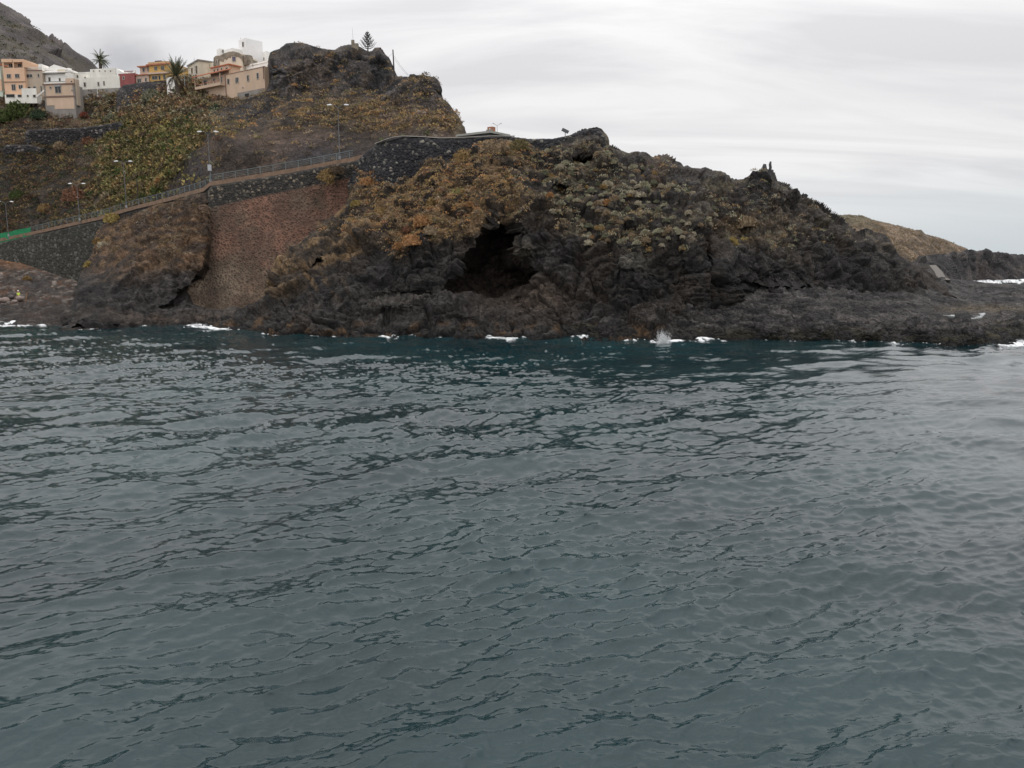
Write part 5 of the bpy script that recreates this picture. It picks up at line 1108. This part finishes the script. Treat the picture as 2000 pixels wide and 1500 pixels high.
# ground cover: uncountable scrub
def scrub(name, sheet, n, weight, size, palette, seed, leaf=0.34, q=22):
    s_ = SHEETS[sheet]; r = np.random.default_rng(seed); W = weight(s_) * s_['ins']; W = W / W.sum()
    ii = r.choice(len(W), n, p=W); base, sh = zip(*[leaf_cloud(q, 900 + k, leaf=leaf) for k in range(6)])
    V_, Cc = [], []
    for k in range(6):
        sel = ii[k::6]; m_ = len(sel); a_ = r.random(m_) * 6.28; ca, sa = np.cos(a_), np.sin(a_); b0_ = base[k]
        sz = size(s_, sel) * (0.55 + 0.9 * r.random(m_)); X = (b0_[None, :, 0] * ca[:, None] - b0_[None, :, 1] * sa[:, None]); Yy = (b0_[None, :, 0] * sa[:, None] + b0_[None, :, 1] * ca[:, None])
        v_ = np.stack([X, Yy, np.broadcast_to(b0_[None, :, 2], X.shape)], -1) * sz[:, None, None] + s_['P'][sel][:, None, :] + s_['N'][sel][:, None, :] * (sz * 0.1)[:, None, None]
        c_ = palette(s_, sel, r)[:, None, :] * sh[k][None, :, None]
        V_.append(v_.reshape(-1, 3)); Cc.append(c_.reshape(-1, 3))
    V_ = np.concatenate(V_); Cc = np.concatenate(Cc); o = link(name, mk_mesh(name, V_, np.arange(len(V_)).reshape(-1, 4), FOLI, Cc), kind='stuff'); return o
def pick(r, m_, names, p): return np.array([PAL[a] for a in names])[r.choice(len(names), m_, p=np.array(p) / sum(p))]
def hw(s_):
    ax = s_['aux']; px, py = s_['px'], s_['py']; n = fbm(s_['P'] / 5, 3, 901)
    return np.clip(1.05 - ax['cr'] * 0.93 - ax['rk'] * 0.65 - ax['cut'] * 0.97, 0.02, 1) * sm(-0.9, 0.3, n + sm(150, 240, px) * sm(470, 380, px) * 0.8)
def hp(s_, sel, r):
    px, py = s_['px'][sel], s_['py'][sel]; m_ = len(sel); n = fbm(s_['P'][sel] / 4, 2, 905)
    g = (sm(130, 250, px + 60 * n) * sm(500, 370, px + 50 * n) * sm(225, 255, py - (px - 200) * .0))
    A = pick(r, m_, ['yellowgreen', 'olive', 'yellow', 'ochre', 'green', 'brown'], [3, 6, 1, 3, 3, 3]) * 0.85; B = pick(r, m_, ['brown', 'tan', 'ochre', 'greygreen', 'rust', 'olive'], [5, 2, 2, 2, 1, 2]); D_ = pick(r, m_, ['brown', 'olive', 'ochre', 'darkgreen', 'rust'], [6, 3, 2, 3, 1])
    B = np.where(((px < 190) & (py > 290))[:, None], D_ * 0.75, B); B = np.where(((px > 430) & (px < 900))[:, None], pick(r, m_, ['brown', 'tan', 'ochre', 'olive', 'orange'], [5, 3, 4, 3, 1]), B)
    return np.where((r.random(m_) < g)[:, None], A, B)
scrub('scrub', 'hillside', 11000, hw, lambda s_, sel: 0.62 + 0.5 * sm(150, 230, s_['px'][sel]) * sm(450, 380, s_['px'][sel]), lambda s_, sel, r: hp(s_, sel, r) * 1.25, 1, leaf=0.29, q=30)
def gw(s_):
    px, py = s_['px'], s_['py']; vl = np.interp(px, VEGX, VEGY); n = fbm(s_['P'] / 3.5, 3, 911)
    return sm(10, -30, py - vl + n * 25) * sm(-0.35, 0.45, n + 0.35 * sm(1100, 900, px)) * np.where(s_['N'][:, 2] > 0.1, 1, 0.3) * (0.35 + 0.65 * sm(1150, 950, px)) * sm(600, 720, px + 0.3 * (430 - py)) + 1e-5
def gp(s_, sel, r):
    m_ = len(sel); px = s_['px'][sel]; A = pick(r, m_, ['ochre', 'orange', 'tan', 'brown', 'olive', 'rust'], [5, 3, 5, 5, 2, 1]); B = pick(r, m_, ['tan', 'greygreen', 'brown', 'palegreen', 'ochre'], [3, 4, 5, 2, 1])
    return np.where((r.random(m_) < sm(1130, 980, px))[:, None], A * 1.3, B * 1.2)
scrub('scrub', 'headland', 4600, gw, lambda s_, sel: np.full(len(sel), 0.36), gp, 2, leaf=0.36)
scrub('dry_grass', 'rock_outcrop', 900, lambda s_: sm(525, 480, s_['py']) * sm(-.4, .4, fbm(s_['P'] / 3, 2, 915)) + 1e-6, lambda s_, sel: np.full(len(sel), 0.3), lambda s_, sel, r: pick(r, len(sel), ['tan', 'brown', 'ochre', 'rust', 'pale'], [4, 5, 2, 2, 1]) * 0.8, 3)
scrub('bushes', 'mountain', 1500, lambda s_: sm(-.2, .5, fbm(s_['P'] / 30, 2, 917)) + 1e-6, lambda s_, sel: np.full(len(sel), 2.2), lambda s_, sel, r: pick(r, len(sel), ['brown', 'olive', 'greygreen', 'darkgreen'], [4, 3, 2, 3]) * 0.8, 4, q=14)
scrub('bushes', 'far_hill', 1500, lambda s_: np.ones(len(s_['px'])), lambda s_, sel: np.full(len(sel), 0.6), lambda s_, sel, r: pick(r, len(sel), ['tan', 'ochre', 'olive'], [5, 1, 2]) * .85, 6, q=16)

# palms
BARK = plain('palm_bark', (0.075, 0.06, 0.045), var=0.4, scale=5); FROND = plain('palm_frond', (0.13, 0.14, 0.085), var=0.3, scale=2); FRONDD = plain('dry_frond', (0.17, 0.135, 0.08), var=0.3, scale=2)
def frond(mb, base, az, el, L_, droop, w_=0.3):
    pts = []; d0 = Vector((math.cos(az) * math.cos(el), math.sin(az) * math.cos(el), math.sin(el))); p_ = base.copy(); n_ = 12
    for i in range(n_ + 1):
        pts.append(p_.copy()); t = i / n_; d = (d0 - Vector((0, 0, 1)) * droop * t * t * 1.6).normalized(); p_ = p_ + d * L_ / n_
    side = Vector((-math.sin(az), math.cos(az), 0)); vs, fs = [], []
    for i in range(n_):
        a_, b2 = pts[i], pts[i + 1]; ww = w_ * math.sin(math.pi * min(1, (i + 1.2) / (n_ + 1)) ** 0.8) + 0.03; fwd = (b2 - a_)
        for sg in (-1, 1):
            for q in (0, .5):
                c_ = a_.lerp(b2, q); k = len(vs); tip = c_ + side * sg * ww * 1.4 + fwd * 1.1 - Vector((0, 0, ww * .55))
                vs += [c_, c_ + fwd * .42, tip]; fs.append((k, k + 1, k + 2))
        k = len(vs); vs += [a_ - side * .03, a_ + side * .03, b2 + side * .03, b2 - side * .03]; fs.append((k, k + 1, k + 2, k + 3))
    mb.add(vs, fs)
def palm(px, py_b, px_t, py_t, Y, r_tr, L_, label, up_only=False, seed=1, nf=46):
    r = random.Random(seed); b_ = V(px, py_b, Y); t_ = V(px_t, py_t, Y); ro = thing('palm_tree', b_, label, 'palm tree')
    MB(b_).tube([b_ - Vector((0, 0, 1)), b_.lerp(t_, .5), t_], [r_tr * 1.15, r_tr, r_tr * 1.1], 10).build('trunk', BARK, ro)
    cr_ = MB(b_)
    for k in range(nf):
        el = r.uniform(.35, 1.4) if up_only else r.uniform(-.5, 1.3); frond(cr_, t_, r.uniform(0, 6.28), el, L_ * r.uniform(.8, 1.1), r.uniform(.12, .4) if up_only else r.uniform(.5, .95))
    cr_.build('crown', FROND, ro)
    if up_only:
        sk = MB(b_)
        for k in range(24): frond(sk, t_, r.uniform(0, 6.28), r.uniform(-.6, 0.1), L_ * r.uniform(.6, .9), 1.0)
        sk.build('dead_fronds', FRONDD, ro)
palm(351, 196, 343, 148, 195.5, 0.5, 4.5, 'big palm with upright fronds and thick trunk between the white hut and the cream mansion', True, 3, 60)
palm(197, 150, 196, 118, 222, 0.4, 3.0, 'palm with a round drooping crown behind the long white house', False, 5, 60)
def agave(sheet, px, py, rpx, mat, label, n=30, Y=None):
    p_, nn_ = surf(sheet, px, py) if sheet else (V(px, py, Y), None); r_ = rpx * p_.y / F; mb = MB(p_); r = random.Random(int(rpx * 10 + py if sheet else rpx))
    for k in range(n): frond(mb, p_ - Vector((0, 0, .1)), r.uniform(0, 6.28), r.uniform(.15, 1.4), r_ * 1.25 * r.uniform(.7, 1.1), .25, 0.09 * r_)
    o = mb.build('agave', mat); o['label'] = label; o['category'] = 'plant'
AG = plain('agave_leaf', (0.16, 0.17, 0.085), var=0.3, scale=3)
agave('hillside', 371, 190, 15, FRONDD, 'dry spiky palm like plant right of the big palm trunk'); agave('hillside', 383, 212, 15, FRONDD, 'dry spiky plant on the slope left of the tan house')
agave(None, 745, 275, 8, AG, 'green spiky agave left of the viewpoint wall top', Y=123.5); agave(None, 786, 268, 8, AG, 'green spiky agave behind the viewpoint wall', Y=122); 
b_ = V(834, 272, 122); ro = thing('young_palm', b_, 'young palm on a short thin trunk behind the viewpoint wall', 'palm tree'); MB(b_).tube([b_ - Vector((0, 0, .5)), b_ + Vector((0, 0, .75))], [.12, .09], 7).build('trunk', BARK, ro)
mb = MB(b_); r = random.Random(4)
for k in range(26): frond(mb, b_ + Vector((0, 0, .75)), r.uniform(0, 6.28), r.uniform(-.1, 1.3), .75, .5, .1)
mb.build('crown', AG, ro)
# norfolk pine
b_ = V(718.5, 98, 177); ro = thing('norfolk_pine', b_, 'single norfolk pine with tiered branches on top of the crag', 'tree'); H_ = 4.0
MB(b_).tube([b_ - Vector((0, 0, .8)), b_ + Vector((0, 0, H_))], [.16, .02], 7).build('trunk', BARK, ro)
mb = MB(b_); r = random.Random(9)
for tier in range(8):
    z_ = 0.25 + tier * 0.44; L_ = 2.1 * (1 - tier / 8.6)
    for k in range(6):
        az = k * 6.28 / 6 + tier * .5; d = Vector((math.cos(az), math.sin(az), 0.7)); e_ = b_ + Vector((0, 0, z_)) + d * L_ * .9
        mb.tube([b_ + Vector((0, 0, z_)), b_ + Vector((0, 0, z_)) + Vector((d.x, d.y, .28)) * L_ * .5, e_], [.05, .05, .02], 4)
        for q in range(5):
            c_ = (b_ + Vector((0, 0, z_))).lerp(e_, .45 + q * .13); s_ = Vector((-d.y, d.x, .3)) * .13
            mb.add([c_ - s_, c_ + Vector((0, 0, .12)), c_ + s_, c_ - Vector((0, 0, .06))], [(0, 1, 2, 3)])
mb.build('crown', plain('pine_needles', (0.035, 0.045, 0.035), var=0.3), ro)

# =================================================================== ROCKS, BEACH, PERSON
def boulder(loc, r, mat, seed, sc=(1, 1, .8), name='boulder'):
    rr_ = np.random.default_rng(seed); vs, fs = [], []; nu, nv = 12, 8
    for i in range(nv + 1):
        for j in range(nu):
            th, ph = math.pi * i / nv, 2 * math.pi * j / nu; vs.append((math.sin(th) * math.cos(ph), math.sin(th) * math.sin(ph), math.cos(th)))
    vs = np.array(vs); d = 1 + 0.16 * fbm(vs * 1.1 + seed * 7.7, 2, seed) + 0.10 * facets(vs + seed * 3.0, 0.8, seed)[0]; vs = vs * d[:, None] * np.array(sc) * r
    fs = [(i * nu + j, (i + 1) * nu + j, (i + 1) * nu + (j + 1) % nu, i * nu + (j + 1) % nu) for i in range(nv) for j in range(nu)]
    me = bpy.data.meshes.new(name); me.from_pydata(vs.tolist(), [], fs); me.update(); me.materials.append(mat); me.polygons.foreach_set('use_smooth', [True] * len(me.polygons))
    o = bpy.data.objects.new(name, me); C.objects.link(o); o.location = loc; return o
BPALE = plain('pale_boulder', (0.24, 0.19, 0.17), var=0.25, scale=3); BDARK = plain('dark_boulder', (0.10, 0.085, 0.08), var=0.3, scale=3)
BR = ((3, 580, .55, BPALE, 'pale boulder at the far left end of the row on the beach'), (15, 580.5, .58, BPALE, 'flat pale pinkish boulder, second in the beach row'), (27, 577, .42, BDARK, 'dark boulder just left of the person in the yellow vest'),
      (33, 583, .36, BPALE, 'small pale boulder at the feet of the person in the yellow vest'), (44.5, 581, .5, BPALE, 'rounded pale boulder just right of the person in the yellow vest'), (22, 586, .3, BDARK, 'small dark boulder below the second pale boulder'), (10, 587, .3, BDARK, 'small dark boulder under the left end of the beach row'))
for i, (x_, y_, r_, m_, lb) in enumerate(BR):
    g_, _ = surf('rubble_slope', x_, y_ + 6); o = boulder(g_ + Vector((0, -0.6, 0.28 * r_ * 2)), r_, m_, 50 + i, (1.15, .9, .85)); o['label'] = lb; o['category'] = 'boulder'; o['group'] = 'boulders on the beach below the grey wall'
gz, _ = surf('rubble_slope', 55, 585)
o = MB(gz).tube([gz + Vector((-.15, -.5, -.2)), gz + Vector((.2, -.5, 1.15))], .07, 6).build('wooden_stake', WOOD); o['label'] = 'leaning orange wooden stake on the beach right of the boulders'; o['category'] = 'stake'
a_, _ = surf('rubble_slope', 18, 517); c_, _ = surf('rubble_slope', 52, 515)
o = MB(a_).tube([a_ + Vector((0, -.6, .35)), c_ + Vector((0, -.6, .35))], .13, 6).build('plank', plain('pale_plank', (0.4, 0.22, 0.11))); o['label'] = 'long pale wooden plank lying along the top of the rubble slope'; o['category'] = 'plank'
# person in a hi-vis vest
def skin(name, joints, edges, mat, parent, org, sub=1):
    me = bpy.data.meshes.new(name); me.from_pydata([tuple(j[0]) for j in joints], edges, []); o = bpy.data.objects.new(name, me); C.objects.link(o)
    md = o.modifiers.new('s', 'SKIN'); me.skin_vertices[0].data[0].use_root = True
    for i, j in enumerate(joints): me.skin_vertices[0].data[i].radius = (j[1], j[2] if len(j) > 2 else j[1])
    m2 = o.modifiers.new('d', 'SUBSURF'); m2.levels = sub; m2.render_levels = sub
    dg = bpy.context.evaluated_depsgraph_get(); me2 = bpy.data.meshes.new_from_object(o.evaluated_get(dg)); me2.name = name; bpy.data.objects.remove(o)
    me2.materials.clear(); me2.materials.append(mat); o = bpy.data.objects.new(name, me2); C.objects.link(o); o.parent = parent; me2.polygons.foreach_set('use_smooth', [True] * len(me2.polygons)); return o
pg, _ = surf('rubble_slope', 36, 588); pg = pg + Vector((0.1, 0.0, 0.02)); pr = thing('person', pg, 'person in a yellow hi-vis vest and white helmet standing among the beach boulders', 'person')
SKIN = plain('skin', (0.42, 0.24, 0.17), var=.03); TROU = plain('dark_trousers', (0.03, 0.035, 0.05)); VEST = plain('hivis', (0.62, 0.85, 0.10), var=.05); HELM = plain('helmet', (0.8, 0.8, 0.8), rough=.4)
J = [((0, 0, .93), .13, .10), ((0, 0, 1.15), .125, .09), ((0, 0, 1.38), .15, .09), ((0, 0, 1.50), .055), ((0, -.01, 1.60), .085, .1), ((0, -.01, 1.70), .075, .09), ((.19, 0, 1.40), .06), ((.25, -.02, 1.13), .045), ((.24, -.12, .90), .032), ((.24, -.16, .82), .035, .02),
     ((-.19, 0, 1.40), .06), ((-.25, -.02, 1.13), .045), ((-.22, -.14, .93), .032), ((-.22, -.19, .86), .035, .02), ((.1, 0, .86), .09), ((.11, -.03, .48), .06), ((.12, 0, .10), .042), ((.12, -.15, .04), .045, .03), ((-.1, 0, .86), .09), ((-.11, -.03, .48), .06), ((-.13, .02, .10), .042), ((-.13, -.13, .04), .045, .03)]
E = [(0, 1), (1, 2), (2, 3), (3, 4), (4, 5), (2, 6), (6, 7), (7, 8), (8, 9), (2, 10), (10, 11), (11, 12), (12, 13), (0, 14), (14, 15), (15, 16), (16, 17), (0, 18), (18, 19), (19, 20), (20, 21)]
skin('body', J, E, SKIN, pr, pg)
skin('vest', [((0, 0, .90), .17, .13), ((0, 0, 1.15), .16, .12), ((0, 0, 1.40), .18, .12), ((.18, 0, 1.40), .075), ((.245, -.01, 1.2), .06), ((-.18, 0, 1.40), .075), ((-.245, -.01, 1.2), .06)], [(0, 1), (1, 2), (2, 3), (3, 4), (2, 5), (5, 6)], VEST, pr, pg)
skin('trousers', [((0, 0, .92), .15, .12), ((.1, 0, .84), .11), ((.11, -.03, .48), .078), ((.12, 0, .12), .065), ((-.1, 0, .84), .11), ((-.11, -.03, .48), .078), ((-.13, .02, .12), .065)], [(0, 1), (1, 2), (2, 3), (0, 4), (4, 5), (5, 6)], TROU, pr, pg)
hm2 = MB((0, 0, 0)); hv_ = [Vector((math.sin(t) * math.cos(p) * .125, math.sin(t) * math.sin(p) * .14 - .01, 1.68 + math.cos(t) * .13)) for t in [i * math.pi / 2 / 4 for i in range(5)] for p in [j * math.pi / 5 for j in range(10)]]
hm2.add(hv_, [(i * 10 + j, (i + 1) * 10 + j, (i + 1) * 10 + (j + 1) % 10, i * 10 + (j + 1) % 10) for i in range(4) for j in range(10)] + [tuple(range(40, 50))]); hm2.build('helmet', HELM, pr, smooth=True)
# two upright stones on the pinnacle
b_ = V(1497, 340, 113.6); t_ = thing('rock_pinnacle', b_, 'twin pronged stone standing on the peak at the right of the ridge', 'rock')
PIN = plain('pinnacle_rock', (0.06, 0.06, 0.065), var=.3, scale=2)
for x0, x1, yt, w_ in ((-0.28, -0.3, 1.35, .33), (0.42, 0.5, 1.7, .2)):
    mm = MB(b_); n_ = 9; pts = [b_ + Vector((x0 + (x1 - x0) * k / 6 + 0.05 * math.sin(k * 2.1), 0, -0.7 + (yt + .7) * k / 6)) for k in range(7)]
    mm.tube(pts, [w_ * f_ for f_ in (1.6, 1.25, .95, 1.1, 1.0, .95, .6)], n_); mm.build('prong', PIN, t_)
# breaking wave splash, crumbs of foam thrown up against the rocks
FOAMM = plain('foam_white', (0.78, 0.80, 0.81), rough=.6, var=.05)
def spray(px, py, w_, h_, n, label, seed):
    r = random.Random(seed); b_ = V(px, py, float(YW(px, py)) ); mb = MB(b_)
    jets = [(r.uniform(-.5, .5), r.uniform(.4, 1.0), r.uniform(-.3, .3)) for _ in range(7)]
    for k in range(n):
        j = r.choice(jets); t = r.random() ** 1.3; x_ = (j[0] * .7 + j[2] * t + r.gauss(0, .10) * (1.2 - t * .6)) * w_; z_ = (t * j[1] * (1 - .15 * abs(r.gauss(0, 1)))) * h_; c_ = b_ + Vector((x_, r.gauss(0, .18) * w_ * .5, z_)); s_ = r.uniform(.015, .07) * (1.3 - t)
        q = [c_ + Vector((r.uniform(-1, 1), r.uniform(-1, 1), r.uniform(-1, 1))).normalized() * s_ for _ in range(4)]; mb.add(q, [(0, 1, 2), (0, 2, 3), (0, 3, 1), (1, 3, 2)])
    o = mb.build('splash', FOAMM); o['label'] = label; o['category'] = 'splash'; return o
spray(1298, 671, 1.5, 1.75, 2600, 'white wave splash bursting against the dark shelf right of centre', 3)
spray(444, 645, .5, .6, 260, 'small white splash at the left tip of the headland', 4); spray(385, 636, 2.4, .45, 500, 'low foam spray in the gap between outcrop and headland', 5)
spray(1988, 669, 1.6, .55, 500, 'foam spray at the right edge of the lava shelf', 6); spray(768, 657, .8, .4, 300, 'low splash at the foot of the cliff left of the cave', 7)
spray(28, 626, 3.2, .5, 800, 'foam breaking on the beach at the left edge', 8); spray(975, 660, 1.5, .25, 250, 'thin foam splash under the cave', 9)
# foam filled tide pool
pw_ = [V(x, y, Y) for x, y, Y in ((1835, 616, 99), (1868, 611.5, 104), (1905, 611, 105), (1925, 614.5, 102), (1918, 621, 95), (1893, 624, 92), (1868, 620, 96))]
zm = sum(p.z for p in pw_) / len(pw_)
mb = MB(pw_[0]); cc_ = sum(pw_, Vector()) / len(pw_); ring = [Vector((p.x, p.y, zm + .12)) for p in pw_]
mb.add(ring + [r_ + Vector((0, 0, -.6)) for r_ in ring], [tuple(range(len(ring)))] + [(i, (i + 1) % 7, (i + 1) % 7 + 7, i + 7) for i in range(7)]); mb.build('tide_pool', plain('pool_foam', (0.27, 0.29, 0.29), rough=.3, var=.75, scale=.9), kind='structure')
print('TRIS', sum(len(o.data.polygons) for o in bpy.data.objects if o.type == 'MESH'))
